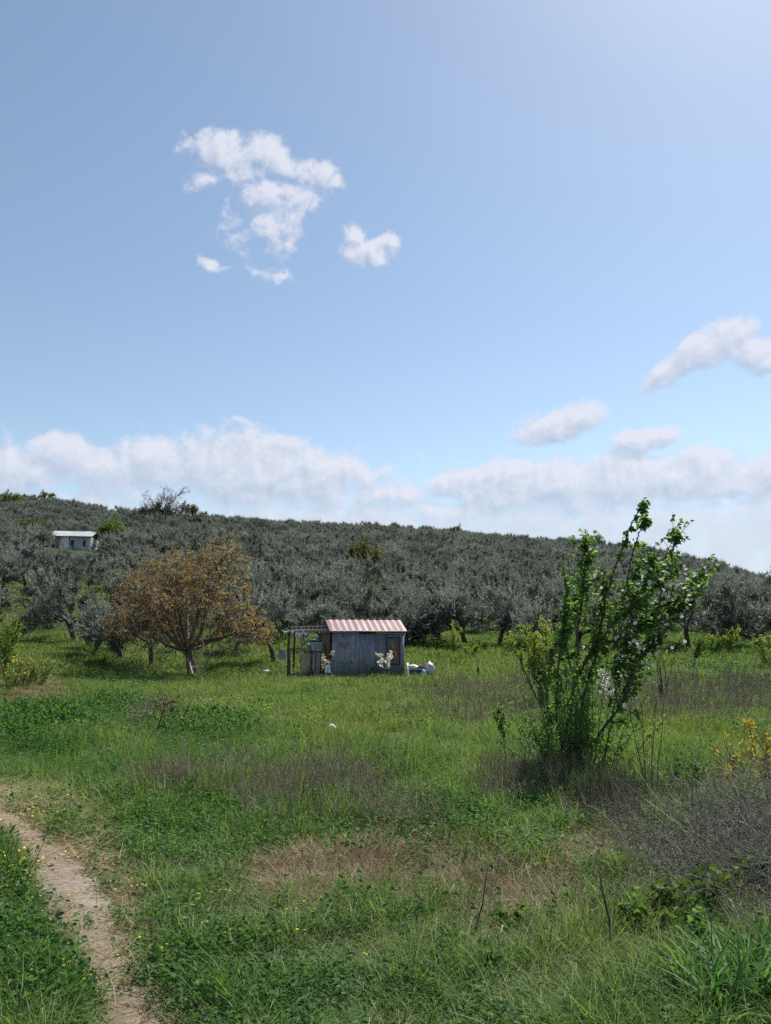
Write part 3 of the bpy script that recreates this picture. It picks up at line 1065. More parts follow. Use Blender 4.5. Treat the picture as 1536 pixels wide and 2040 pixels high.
    for q in (((-.14, .15, .33), (-.11, .22, .62), (-.11, .245, .62), (-.14, .175, .33)), ((.14, .15, .33), (.14, .175, .33), (.11, .245, .62), (.11, .22, .62)), ((-.11, .22, .62), (.11, .22, .62), (.11, .245, .62), (-.11, .245, .62))):
        bk.face(q)
    bk.build('backrest', M['plastic_white'], ch)
    # white leaning post at the right corner
    wp = MB()
    a, b_ = gp(815, 1356, Y0 + .1), W(811.5, 1321, Y0 + .45)
    wp.tube([a - Vector((0, 0, .08)), a.lerp(b_, .4), b_], [.052, .05, .046], 10)
    tag(wp.build('pole', M['white_paint'], None, True), 'short white pole leaning on the right corner of the shed', 'pole')
    # junk heap: tub with bags and scraps on it
    tb = thing('tub', 'dark blue tub full of scrap to the right of the white pole', 'tub', gp(832, 1350, Y0 + .55), R(10))
    n = 14
    mb = MB()
    ro, ri = .44, .41
    for k in range(n):
        a0, a1 = 2 * math.pi * k / n, 2 * math.pi * (k + 1) / n
        def c(r, a, z):
            return (r * 1.05 * math.cos(a), r * .7 * math.sin(a), z)
        mb.face([c(ro * .88, a0, 0), c(ro * .88, a1, 0), c(ro, a1, .42), c(ro, a0, .42)])
        mb.face([c(ri, a1, .425), c(ri, a0, .425), c(ro, a0, .42), c(ro, a1, .42)][::-1])
        mb.face([c(ri * .88, a1, .05), c(ri * .88, a0, .05), c(ri, a0, .425), c(ri, a1, .425)])
    mb.face([(ri * .88 * 1.05 * math.cos(2 * math.pi * k / n), ri * .88 * .7 * math.sin(2 * math.pi * k / n), .05) for k in range(n)])
    mb.build('body', M['navy_tub'], tb)
    mb = MB()
    for k in range(n):
        a0, a1 = 2 * math.pi * k / n, 2 * math.pi * (k + 1) / n
        mb.bar((.455 * 1.05 * math.cos(a0), .455 * .7 * math.sin(a0), .425), (.455 * 1.05 * math.cos(a1), .455 * .7 * math.sin(a1), .425), .03, .025)
    mb.build('rim', M['pale_grey'], tb)
    tl = Vector(tb.location)
    rag('plastic_bag', 'white plastic bag on the dark tub next to the white pole', 'bag', tl + Vector((-.22, -.1, .40)), .50, .34, .22, M['plastic_white'], 21)
    rag('scrap_cloth', 'brown scrap cloth heaped in the middle of the dark tub', 'cloth', tl + Vector((.16, -.05, .40)), .46, .36, .20, M['scrap_brown'], 22)
    rag('plastic_bag', 'bulging translucent white bag at the outer end of the junk heap', 'bag', gp(859, 1352, Y0 + .5) + Vector((0, 0, .16)), .38, .40, .50, M['plastic_white'], 23, 0, (0, R(-10)))
    rag('plastic_bag', 'black rubbish bag between the tub and the bulging white bag', 'bag', gp(850, 1352, Y0 + .7), .60, .50, .62, M['black_plastic'], 24)
    rag('plastic_bag', 'pale blue plastic bag slumped on the grass before the tub', 'bag', gp(842, 1355, Y0 + .15), .24, .22, .42, M['plastic_blue'], 25, 0, (0, R(8)))
    for k, (pa, pb, mat, lb) in enumerate((((846, 1346, .3), (866, 1345, .35), 'grey_wood', 'grey board sticking out level under the bulging white bag'),
                                           ((848, 1351, .25), (867, 1349, .3), 'scrap_brown', 'brown board lowest in the junk heap, lying on the grass'),
                                           ((836, 1333, .4), (858, 1331, .5), 'pale_wood', 'pale stick laid across the top of the junk heap'))):
        a, b_ = W(pa[0], pa[1], Y0 + pa[2]), W(pb[0], pb[1], Y0 + pb[2])
        tag(MB().bar(a, b_, .09 if k < 2 else .04, .03).build('board' if k < 2 else 'stick', M[mat]), lb, 'board' if k < 2 else 'stick')
    # little white bottle in the grass left of the porch
    bt = thing('bottle', 'white plastic bottle lying in the grass left of the porch', 'bottle', P(530, 1347) + Vector((0, 0, .20)), R(25))
    MB().tube([(-.14, 0, 0), (-.13, 0, 0), (.08, 0, .01), (.12, 0, .012)], [.055, .062, .062, .03], 10).build('body', M['plastic_white'], bt, True)
    MB().tube([(.12, 0, .012), (.16, 0, .014)], .028, 8).build('cap', M['pale_grey'], bt)
    # litter in the middle of the field
    g0 = P(660, 1467)
    rag('plastic_litter', 'crumpled white plastic sheet caught in the grass of the middle field', 'litter', g0 + Vector((0, 0, .09)), .15, .10, .12, M['plastic_white'], 31, .4)
    # stakes
    for (px, py, top, r, lb) in ((953, 1351, 1329, .05, 'short dark stake in the grass right of the junk heap'), (876, 1386, 1369, .03, 'thin dark stake in the grass in front of the junk heap')):
        a = P(px, py)
        b_ = W(px - 1, top, a.y)
        t = MB().tube([a - Vector((0, 0, .1)), a.lerp(b_, .5) + Vector((.008, 0, 0)), b_], [r, r * .95, r * .8], 7)
        tag(t.build('stake', M['dark_stem']), lb, 'stake', 'stakes in the field')


build_porch()


# ------------------------------------------------------------------ the white hut on the hillside
def build_hut():
    p = P(140, 1094)
    d = p.y
    k = d / (F * CP) * 1.02
    w, h, dp = 76 * k, 27 * k, 5.0
    h_wall = 22 * k + 1.0
    hut = thing('hut', 'white hillside hut with a shallow pale roof among the olive trees', 'hut', p + Vector((0, 0, -.8)), R(8))
    for (x0, x1, m_) in ((-w / 2, -w / 2 + w * .26, 'tin_blue'), (-w / 2 + w * .26, -w / 2 + w * .45, 'white_paint'), (-w / 2 + w * .47, w / 2 - .3, 'pale_grey')):
        MB().box(x0, x1, 0, .08, -1.2, h_wall).build('wall_panel', M[m_], hut)
    MB().box(w / 2 - .28, w / 2, -.03, .10, -1.2, h_wall).build('corner_post', M['white_paint'], hut)
    MB().box(-w / 2, -w / 2 + .08, .09, dp, 0, h_wall).build('side_wall', M['pale_grey'], hut)
    MB().box(w / 2 - .08, w / 2, .11, dp, 0, h_wall).build('side_wall', M['pale_grey'], hut)
    MB().box(-w / 2, w / 2, dp + .002, dp + .08, 0, h_wall).build('rear_wall', M['pale_grey'], hut)
    MB().box(-w / 2 + w * .03, -w / 2 + w * .11, -.02, -.003, .9, h_wall - .4).build('window', M['frame_dark'], hut)
    MB().box(-w / 2 + w * .50, -w / 2 + w * .58, -.02, -.003, .9, h_wall - .5).build('window', M['frame_dark'], hut)
    MB().box(-w / 2 + w * .80, -w / 2 + w * .86, -.02, -.003, 1.2, h_wall - .5).build('window', M['frame_dark'], hut)
    n = 6
    for k_ in range(n):
        xa, xb = -w / 2 - .3 + (w + .5) * k_ / n, -w / 2 - .3 + (w + .5) * (k_ + 1) / n
        lift = .012 * (k_ % 2)
        for (ya, za, yb, zb) in ((-.5, h_wall - .02, dp / 2, h_wall + 1.1), (dp + .5, h_wall - .02, dp / 2, h_wall + 1.1)):
            mb = MB()
            mb.bar(((xa + xb) / 2, ya, za + lift), ((xa + xb) / 2, yb, zb + lift), xb - xa, .05)
            mb.build('roof_sheet', M['hut_roof'], hut)


build_hut()


# ------------------------------------------------------------------ trees: branch growth and leaves
def unit(v):
    return v / (np.linalg.norm(v, axis=-1, keepdims=True) + 1e-9)


def rot_about(d, ang, az):
    """turn unit vector d by ang in a direction given by azimuth az about it"""
    a = np.cross(d, [0, 0, 1.0])
    if np.linalg.norm(a) < .1:
        a = np.cross(d, [1.0, 0, 0])
    a = a / np.linalg.norm(a)
    c = np.cross(d, a)
    s = a * math.cos(az) + c * math.sin(az)
    return d * math.cos(ang) + s * math.sin(ang)


def grow(rng, cfg, P0, D0, L, r, lvl=0, out=None):
    if out is None:
        out = {'tubes': [], 'tips': []}
    n = cfg['seg'][lvl]
    pts = [np.array(P0, float)]
    d = np.array(D0, float)
    for i in range(n):
        d = unit(d + rng.normal(0, cfg['wob'][lvl], 3) + np.array([cfg.get('wind', 0), 0, cfg['up'][lvl]]) / n)
        pts.append(pts[-1] + d * L / n)
    r1 = r * cfg['taper'][lvl]
    rad = np.linspace(r, r1, n + 1)
    if lvl == 0:
        rad[0] *= 1.35
    out['tubes'].append((pts, rad, cfg['sides'][lvl]))
    if lvl == len(cfg['n']):
        out['tips'].append(pts)
        return out
    if lvl >= cfg.get('leaf_from', 99):
        out['tips'].append(pts[len(pts) // 2:])
    k = cfg['n'][lvl]
    k = int(rng.integers(k[0], k[1] + 1))
    az0 = rng.uniform(0, 6.28)
    for j in range(k):
        t = 1.0 if (j < cfg['end'][lvl]) else rng.uniform(cfg['t0'][lvl], .98)
        f = t * n
        i = min(int(f), n - 1)
        p = pts[i] + (pts[i + 1] - pts[i]) * (f - i)
        dd = unit(pts[i + 1] - pts[i])
        ang = R(rng.uniform(*cfg['ang'][lvl]))
        nd = rot_about(dd, ang, az0 + j * 2.4 + rng.uniform(-.5, .5))
        grow(rng, cfg, p, nd, L * cfg['ratio'][lvl] * rng.uniform(.75, 1.2) * (1.15 - .3 * t), max(.004, min(r1 * 1.0, r * .8) * cfg['rr'][lvl] * rng.uniform(.8, 1.1)), lvl + 1, out)
    return out


def tubes_mesh(name, tubes, mat, minr=0.0):
    mb = MB()
    for pts, rad, sides in tubes:
        mb.tube(pts, [max(minr, x) for x in rad], sides, cap=False)
    return mb.mesh(name, mat, True)


def leaves(pos, dirv, L, Wd, rng, ovate=False, fold=.25, droop=0.0, up=(0, 0, 1), tone=None, upmix=.6):
    """folded leaf blades: 4-gon pairs, vectorised. returns V, T, tone"""
    n = len(pos)
    u = unit(dirv)
    nr = unit(np.array(up)[None, :] * upmix + rng.normal(0, .5, (n, 3)))
    side = unit(np.cross(u, nr))
    w = np.cross(side, u)
    L = np.broadcast_to(np.asarray(L, float).reshape(-1, 1), (n, 1))
    Wd = np.broadcast_to(np.asarray(Wd, float).reshape(-1, 1), (n, 1))
    tip = pos + u * L + np.array([0, 0, -1.0]) * L * droop
    if ovate:
        a = pos + u * L * .28 - np.array([0, 0, 1.0]) * L * droop * .1
        b = pos + u * L * .66 - np.array([0, 0, 1.0]) * L * droop * .45
        l1, r1 = a + side * Wd * .5 + w * Wd * fold, a - side * Wd * .5 + w * Wd * fold
        l2, r2 = b + side * Wd * .38 + w * Wd * fold * .7, b - side * Wd * .38 + w * Wd * fold * .7
        V = np.stack([pos, l1, l2, tip, r2, r1], 1).reshape(-1, 3)
        i = np.arange(n)[:, None] * 6
        T = np.concatenate([i + np.array([0, 3, 2, 1]), i + np.array([0, 5, 4, 3])], 0)
        k = 6
    else:
        m_ = pos + u * L * .5 - np.array([0, 0, 1.0]) * L * droop * .25
        V = np.stack([pos, m_ + side * Wd * .5 + w * Wd * fold, tip, m_ - side * Wd * .5 + w * Wd * fold], 1).reshape(-1, 3)
        i = np.arange(n)[:, None] * 4
        T = i + np.array([0, 3, 2, 1])
        k = 4
    if tone is None:
        tone = rng.uniform(0, 1, n)
    return V, T, np.repeat(tone, k)


def cat_leaves(parts):
    V, T, t = [], [], []
    b = 0
    for v, f, q in parts:
        V.append(v)
        T.append(f + b)
        t.append(q)
        b += len(v)
    return np.concatenate(V), np.concatenate(T), np.concatenate(t)


def along(tips, n, rng, jit=.03, t0=0.0):
    """n points along every polyline of tips, with the local direction"""
    pos, dr, tt = [], [], []
    for pts in tips:
        a = np.array(pts)
        m_ = len(a) - 1
        for _ in range(n):
            f = rng.uniform(t0, 1) * m_
            i = min(int(f), m_ - 1)
            pos.append(a[i] + (a[i + 1] - a[i]) * (f - i))
            dr.append(a[i + 1] - a[i])
            tt.append(f / m_)
    pos = np.array(pos) + rng.normal(0, jit, (len(pos), 3))
    return pos, unit(np.array(dr)), np.array(tt)


OLIVE_CFG = dict(seg=[4, 5, 4, 3], wob=[.10, .16, .2, .22], up=[.0, .10, .12, .20], taper=[.8, .55, .5, .4], sides=[8, 6, 4, 3],
                 n=[(3, 4), (4, 5), (4, 6)], end=[3, 1, 1], t0=[.6, .35, .25], ang=[(32, 58), (28, 62), (25, 65)], ratio=[1.25, .68, .62], rr=[.66, .55, .5])


def olive_meshes(seed, dense=1.0):
    rng = np.random.default_rng(seed)
    th = rng.uniform(.95, 1.35)
    lean = rng.normal(0, .12, 2)
    g = grow(rng, OLIVE_CFG, (0, 0, -.1), unit(np.array([lean[0], lean[1], 1.0])), th, rng.uniform(.13, .17))
    trunk = tubes_mesh('olive_trunk', g['tubes'], M['bark_olive'])
    tips = g['tips']
    pos, dr, tt = along(tips, int(44 * dense), rng, .075)
    n = len(pos)
    d = unit(dr * .8 + rng.normal(0, .55, (n, 3)) + np.array([0, 0, .42]))
    clump = np.repeat(rng.uniform(0, 1, len(tips)), int(44 * dense))
    tone = np.clip(.35 * rng.uniform(0, 1, n) + .65 * clump - .1, 0, 1)
    a = leaves(pos, d, rng.uniform(.12, .24, n), rng.uniform(.045, .075, n), rng, fold=.2, tone=tone, upmix=.5)
    # long upright sprays that break the outline
    sel = rng.random(len(tips)) < .9
    sp, sd = [], []
    for k, pts in enumerate(tips):
        if sel[k]:
            b = np.array(pts[-1])
            dd = unit(np.array(pts[-1]) - np.array(pts[0]) + np.array([0, 0, .25]) + rng.normal(0, .15, 3))
            Ls = rng.uniform(.30, .75)
            for q in range(18):
                s = q / 17
                sp.append(b + dd * Ls * s + np.array([0, 0, .05 * s]))
                sd.append(dd + rng.normal(0, .5, 3))
    sp, sd = np.array(sp), np.array(sd)
    c = leaves(sp, sd, rng.uniform(.10, .18, len(sp)), .045, rng, tone=rng.uniform(.45, 1, len(sp)))
    V, T, t = cat_leaves([a, c])
    crown = np_mesh('olive_crown', V, T, t, [M['olive_leaf']])
    return trunk, crown


OLIVES = [olive_meshes(100 + k) for k in range(6)]


def tree_thing(name, label, cat, loc, trunk, crown, rz, scale, group=None):
    o = thing(name, label, cat, loc, rz, group)
    o.scale = scale if hasattr(scale, '__len__') else (scale,) * 3
    link('trunk', trunk, o)
    link('crown', crown, o)
    return o


def build_olives():
    rng = np.random.default_rng(77)
    front = [  # px, py of the trunk foot in the photograph, variant, scale, turn, label
        (70, 1262, 0, 1.05, .3, 'olive tree at the far left edge of the grass bank, behind the yellow-flowered bush'),
        (150, 1284, 1, 1.10, 1.2, 'olive tree with a broad dark trunk at the back of the left bank'),
        (190, 1298, 3, .95, 2.2, 'olive tree with a leaning gnarled trunk at the edge of the left bank'),
        (241, 1315, 2, .98, 4.0, 'olive tree with a forked trunk left of the bronze-leaved tree'),
        (302, 1330, 4, .92, 5.1, 'olive tree just behind the left side of the bronze-leaved tree'),
        (474, 1309, 5, .95, .8, 'olive tree with a thin bent trunk right of the ladder tree'),
        (546, 1324, 0, 1.0, 2.6, 'olive tree reaching over the outer end of the porch frame'),
        (636, 1300, 3, 1.06, 3.3, 'olive tree directly behind the porch of the shed'),
        (722, 1296, 1, 1.08, 4.4, 'olive tree standing behind the middle of the striped roof'),
        (800, 1298, 2, 1.06, .1, 'olive tree behind the right end of the shed'),
        (868, 1294, 4, 1.0, 1.6, 'olive tree behind the junk heap'),
        (930, 1292, 5, 1.12, 2.9, 'olive tree with two slanting trunks behind the pale green bushes'),
        (995, 1290, 0, 1.0, 5.5, 'olive tree behind the dark stake right of the junk heap'),
        (1062, 1290, 2, 1.08, 3.9, 'olive tree behind the lime-green shrub'),
        (1150, 1292, 3, 1.04, .9, 'olive tree seen through the left stems of the blossoming quince'),
        (1228, 1293, 1, 1.05, 2.0, 'olive tree seen through the right stems of the blossoming quince'),
        (1300, 1294, 5, 1.0, 3.0, 'olive tree right of the blossoming quince, above the bare stump'),
        (1372, 1296, 4, 1.05, 4.7, 'olive tree behind the thin bushy sapling of the right field edge'),
        (1444, 1298, 0, 1.02, 5.9, 'olive tree with a dark double trunk near the right end of the field'),
        (1512, 1298, 2, 1.08, 1.1, 'olive tree at the right edge of the field behind the yellow-green sapling'),
        (1600, 1300, 3, 1.05, 2.4, 'olive tree just past the right end of the field edge'),
        (-60, 1256, 4, 1.05, 2.4, 'olive tree just past the left end of the grass bank'),
    ]
    pts = []
    for (px, py, v, s, rz, lb) in front:
        p = P(px, py)
        p.z = hz(p.x, p.y)
        tree_thing('olive_tree', lb, 'olive tree', p, *OLIVES[v], rz, (s * 1.05, s * 1.05, s), 'olive trees along the field edge')
        pts.append((p.x, p.y))
    # the grove on the slope: a loose planting grid
    cand = []
    h = P(147, 1094)
    ph = math.hypot(h.x, h.y)
    sp = 3.6
    for i in range(-62, 63):
        for j in range(10, 77):
            x = (i + .5 * (j % 2)) * sp + rng.normal(0, .75)
            y = j * sp + rng.normal(0, .75)
            d = math.hypot(x, y)
            az = math.atan2(x, y)
            if d < 49 or d > 268 or abs(az) > .60:
                continue
            if min((x - a) ** 2 + (y - b) ** 2 for a, b in pts) < 3.2 ** 2:
                continue
            px, py = proj(x, y, hz(x, y))
            # the hut stands in a small clearing
            if math.hypot(x - h.x, y - (h.y + 2)) < 6.5 and True:
                continue
            if 96 < px < 194 and ph - 30 < d < ph:
                continue
            if rng.random() < .03 + .14 * min(1, max(0, (130 - d) / 60)):
                continue
            cand.append((d, x, y))
    cand.sort()
    grp = 'olive trees of the hillside grove'
    near_lbl = 'grey green olive tree of the dense grove low on the slope behind the field'
    far_lbl = 'grey green olive tree of the packed grove higher on the hillside'
    vis = [c for c in cand if abs(math.atan2(c[1], c[2])) < .50]
    n_near = 300 - len(front)
    chosen = set((c[1], c[2]) for c in vis[:n_near])
    rest = [c for c in cand if (c[1], c[2]) not in chosen]
    for k, (d, x, y) in enumerate(vis[:n_near]):
        s = rng.uniform(.72, 1.22)
        tree_thing('olive_tree', near_lbl if d < 85 else far_lbl, 'olive tree', (x, y, hz(x, y)), *OLIVES[int(rng.integers(0, 6))], rng.uniform(0, 6.28), (s * 1.12, s * 1.12, s),
                   grp if d < 85 else 'olive trees higher on the hillside')
    return rest


# ------------------------------------------------------------------ geometry-node scatter for what nobody could count
def scatter(name, pts, rot, scl, idx, tint, sources, label=None):
    me = bpy.data.meshes.new(name)
    n = len(pts)
    me.vertices.add(n)
    me.vertices.foreach_set('co', np.ascontiguousarray(pts, np.float32).ravel())
    for nm, ty, dat, fld in (('rot', 'FLOAT_VECTOR', rot, 'vector'), ('scl', 'FLOAT_VECTOR', scl, 'vector'), ('pick', 'INT', idx, 'value'), ('tint', 'FLOAT', tint, 'value')):
        at = me.attributes.new(nm, ty, 'POINT')
        at.data.foreach_set(fld, np.ascontiguousarray(dat, np.int32 if ty == 'INT' else np.float32).ravel())
    me.update()
    o = link(name, me)
    g = bpy.data.node_groups.new(name + '_nodes', 'GeometryNodeTree')
    g.interface.new_socket('Geometry', in_out='INPUT', socket_type='NodeSocketGeometry')
    g.interface.new_socket('Geometry', in_out='OUTPUT', socket_type='NodeSocketGeometry')
    q = NT(g)
    gi, go = q.n.new('NodeGroupInput'), q.n.new('NodeGroupOutput')
    jn = q.n.new('GeometryNodeJoinGeometry')
    for s in reversed(sources):
        oi = q.n.new('GeometryNodeObjectInfo')
        oi.inputs['Object'].default_value = s
        oi.inputs['As Instance'].default_value = True
        q.l.new(oi.outputs['Geometry'], jn.inputs[0])

    def attr(nm, ty):
        a = q.n.new('GeometryNodeInputNamedAttribute')
        a.data_type = ty
        a.inputs['Name'].default_value = nm
        return a.outputs['Attribute']
    ip = q.n.new('GeometryNodeInstanceOnPoints')
    q.l.new(gi.outputs[0], ip.inputs['Points'])
    q.l.new(jn.outputs[0], ip.inputs['Instance'])
    ip.inputs['Pick Instance'].default_value = True
    q.l.new(attr('pick', 'INT'), ip.inputs['Instance Index'])
    er = q.n.new('FunctionNodeEulerToRotation')
    q.l.new(attr('rot', 'FLOAT_VECTOR'), er.inputs[0])
    q.l.new(er.outputs[0], ip.inputs['Rotation'])
    q.l.new(attr('scl', 'FLOAT_VECTOR'), ip.inputs['Scale'])
    q.l.new(ip.outputs[0], go.inputs[0])
    md = o.modifiers.new('scatter', 'NODES')
    md.node_group = g
    tag(o, label, kind='stuff')
    return o


def source(name, me):
    return bpy.data.objects.new(name, me)


def joined_mesh(name, a, b, mats):
    """one mesh from two meshes (far trees)"""
    def arr(me):
        V = np.empty(len(me.vertices) * 3, np.float32)
        me.vertices.foreach_get('co', V)
        L = np.empty(len(me.loops), np.int32)
        me.loops.foreach_get('vertex_index', L)
        return V.reshape(-1, 3), L
    Va, La = arr(a)
    Vb, Lb = arr(b)
    Ta, Tb = La.reshape(-1, 4), Lb.reshape(-1, 4)
    tb = np.empty(len(b.vertices), np.float32)
    b.attributes['tone'].data.foreach_get('value', tb)
    return np_mesh(name, np.concatenate([Va, Vb]), np.concatenate([Ta, Tb + len(Va)]), np.concatenate([np.zeros(len(Va)), tb]), mats,
                   midx=np.concatenate([np.zeros(len(Ta)), np.ones(len(Tb))]))


rest_olives = build_olives()


def build_grove():
    rng = np.random.default_rng(9)
    src = [source('far_olive', joined_mesh('far_olive', t, c, [M['bark_olive'], M['olive_leaf']])) for t, c in OLIVES]
    n = len(rest_olives)
    pts = np.array([(x, y, hz(x, y)) for d, x, y in rest_olives])
    rot = np.stack([rng.normal(0, .05, n), rng.normal(0, .05, n), rng.uniform(0, 6.28, n)], -1)
    s = rng.uniform(.68, 1.2, n) * np.interp([q[0] for q in rest_olives], [60, 130, 250], [1.0, .92, .72])
    scatter('olive_grove', pts, rot, np.stack([s * 1.15, s * 1.15, s], -1), rng.integers(0, 6, n), np.zeros(n), src, 'far part of the olive grove up to the ridge')


build_grove()

# ---- the bronze-leaved walnut with the ladder
WALNUT_CFG = dict(seg=[4, 6, 5, 5, 4], wob=[.05, .11, .14, .17, .2], up=[0, .12, .06, .05, .05], taper=[.85, .5, .5, .45, .5], sides=[10, 8, 6, 5, 4],
                  n=[(0, 0), (5, 7), (4, 5), (3, 4)], end=[0, 2, 1, 1], t0=[.72, .28, .3, .3], ang=[(22, 66), (25, 60), (25, 60), (28, 62)], ratio=[2.2, .60, .62, .6], rr=[.55, .55, .52, .55], leaf_from=3)


def build_walnut():
    rng = np.random.default_rng(41)
    base = P(379, 1346)
    o = thing('walnut_tree', 'broad tree with bronze orange young leaves and a ladder under it', 'tree', base)
    o.scale = (1.10, 1.10, 1.10)
    g = grow(rng, WALNUT_CFG, (.1, 0, -.15), unit(np.array([-.12, 0, 1.0])), 1.25, .19)
    fork = np.array(g['tubes'][0][0][-1])
    for k in range(11):
        inc = R([16, 38, 58, 74, 30, 62, 48, 78, 24, 55, 68][k])
        az = k * 2.4 + rng.uniform(-.25, .25)
        dd = np.array([math.sin(inc) * math.cos(az), math.sin(inc) * math.sin(az), math.cos(inc)])
        grow(rng, WALNUT_CFG, fork - np.array([0, 0, rng.uniform(0, .35)]), dd, (2.75 if inc < R(50) else 2.45) * rng.uniform(.9, 1.1), rng.uniform(.065, .10), 1, g)
    link('trunk', tubes_mesh('walnut_trunk', g['tubes'], M['bark_walnut'], .009), o)
    tips = g['tips']
    parts = []
    pos, dr, tt = along(tips, 2, rng, .06, .4)
    ok_ = (rng.random(len(pos)) < .85) & (pos[:, 2] > 1.15 + .4 * np.abs(rng.normal(0, 1, len(pos))))
    pos, dr, tt = pos[ok_], dr[ok_], tt[ok_]
    ncl = len(pos)
    # every cluster is a drooping pinnate leaf: leaflets along a short arched stalk
    cd = unit(dr * .9 + rng.normal(0, .5, (ncl, 3)) + np.array([.15, 0, .15]))
    P_, D_, T_ = [], [], []
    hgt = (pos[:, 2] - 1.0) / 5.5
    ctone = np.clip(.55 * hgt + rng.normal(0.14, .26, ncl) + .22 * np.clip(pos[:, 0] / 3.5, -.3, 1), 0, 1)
    for k in range(6):
        s = k / 5
        st = pos + cd * .26 * s - np.array([0, 0, 1.0]) * .14 * s * s
        sd = np.cross(cd, [0, 0, 1.0])
        D = unit(cd * .7 + sd * (1 if k % 2 else -1) * .7 + np.array([0, 0, -.45]) + rng.normal(0, .25, (ncl, 3)))
        P_.append(st)
        D_.append(D)
        T_.append(np.clip(ctone + rng.normal(0, .10, ncl), 0, 1))
    P_, D_, T_ = np.concatenate(P_), np.concatenate(D_), np.concatenate(T_)
    n = len(P_)
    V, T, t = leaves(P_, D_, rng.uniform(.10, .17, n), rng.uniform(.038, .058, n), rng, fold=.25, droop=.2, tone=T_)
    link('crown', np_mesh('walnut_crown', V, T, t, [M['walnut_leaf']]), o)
    print('walnut tips', len(tips), 'leaflets', n, 'z', pos[:, 2].max(), 'x', pos[:, 0].min(), pos[:, 0].max())
    # picking ladder leaning under the crown
    Y = base.y - .25
    l0 = gp(397, 1330, Y)
    ld = thing('tripod_ladder', 'pale wooden picking ladder leaning under the bronze-leaved tree', 'ladder', l0)
    lo = Vector(l0)
    a, b = W(396, 1333, Y + .15) - lo, W(409, 1262, Y + .75) - lo
    c, d = W(410, 1331, Y + .55) - lo, W(429, 1268, Y + 1.0) - lo
    a.z = min(a.z, -.02)
    MB().bar(a, b, .05, .06).build('rail', M['pale_wood'], ld)
    MB().bar(c - (d - c).normalized() * .2, d, .05, .06).build('rail', M['grey_wood'], ld)
    for k in range(5):
        t = .08 + .2 * k
        MB().bar(a.lerp(b, t), (c - (d - c).normalized() * .2).lerp(d, t), .045, .03).build('rung', M['grey_wood'], ld)
    e, f = W(377, 1319, Y - .15) - lo, W(384, 1345, Y - .3) - lo
    MB().bar(e, f, .06, .07).build('prop', M['pale_wood'], ld)
    MB().bar(W(380, 1329, Y - .1) - lo, W(396, 1327.5, Y + .1) - lo, .12, .05).build('step', M['pale_wood'], ld)


build_walnut()


def px_path(pts, Y0):
    return [np.array(W(px, py, Y0 + dy)) for (px, py, dy) in pts]


def smooth_path(pts, n=4):
    """Catmull-Rom through the points"""
    a = [np.array(p) for p in pts]
    a = [2 * a[0] - a[1]] + a + [2 * a[-1] - a[-2]]
    out = []
    for i in range(1, len(a) - 2):
        for k in range(n):
            t = k / n
            out.append(.5 * ((2 * a[i]) + (-a[i - 1] + a[i + 1]) * t + (2 * a[i - 1] - 5 * a[i] + 4 * a[i + 1] - a[i + 2]) * t * t + (-a[i - 1] + 3 * a[i] - 3 * a[i + 1] + a[i + 2]) * t ** 3))
    out.append(a[-2])
    return out


def blossom_mesh():
    """open five-petalled flower about five centimetres across"""
    V, T, tn = [], [], []
    rng = np.random.default_rng(2)
    for k in range(5):
        th = 2 * math.pi * k / 5
        c, s = math.cos(th), math.sin(th)
        for (u, v, w) in ((.003, 0, 0), (.017, .014, .006), (.031, .0, .012), (.017, -.014, .006)):
            V.append((u * c - v * s, u * s + v * c, w))
        b = k * 4
        T.append((b, b + 3, b + 2, b + 1))
        tn += [rng.uniform(.3, 1)] * 4
    for k in range(4):
        th = 2 * math.pi * k / 4 + .3
        V.append((.005 * math.cos(th), .005 * math.sin(th), .008))
    T.append((20, 21, 22, 23))
    tn += [0.0] * 4
    return np_mesh('blossom', np.array(V), np.array(T), np.array(tn), [M['petal']])


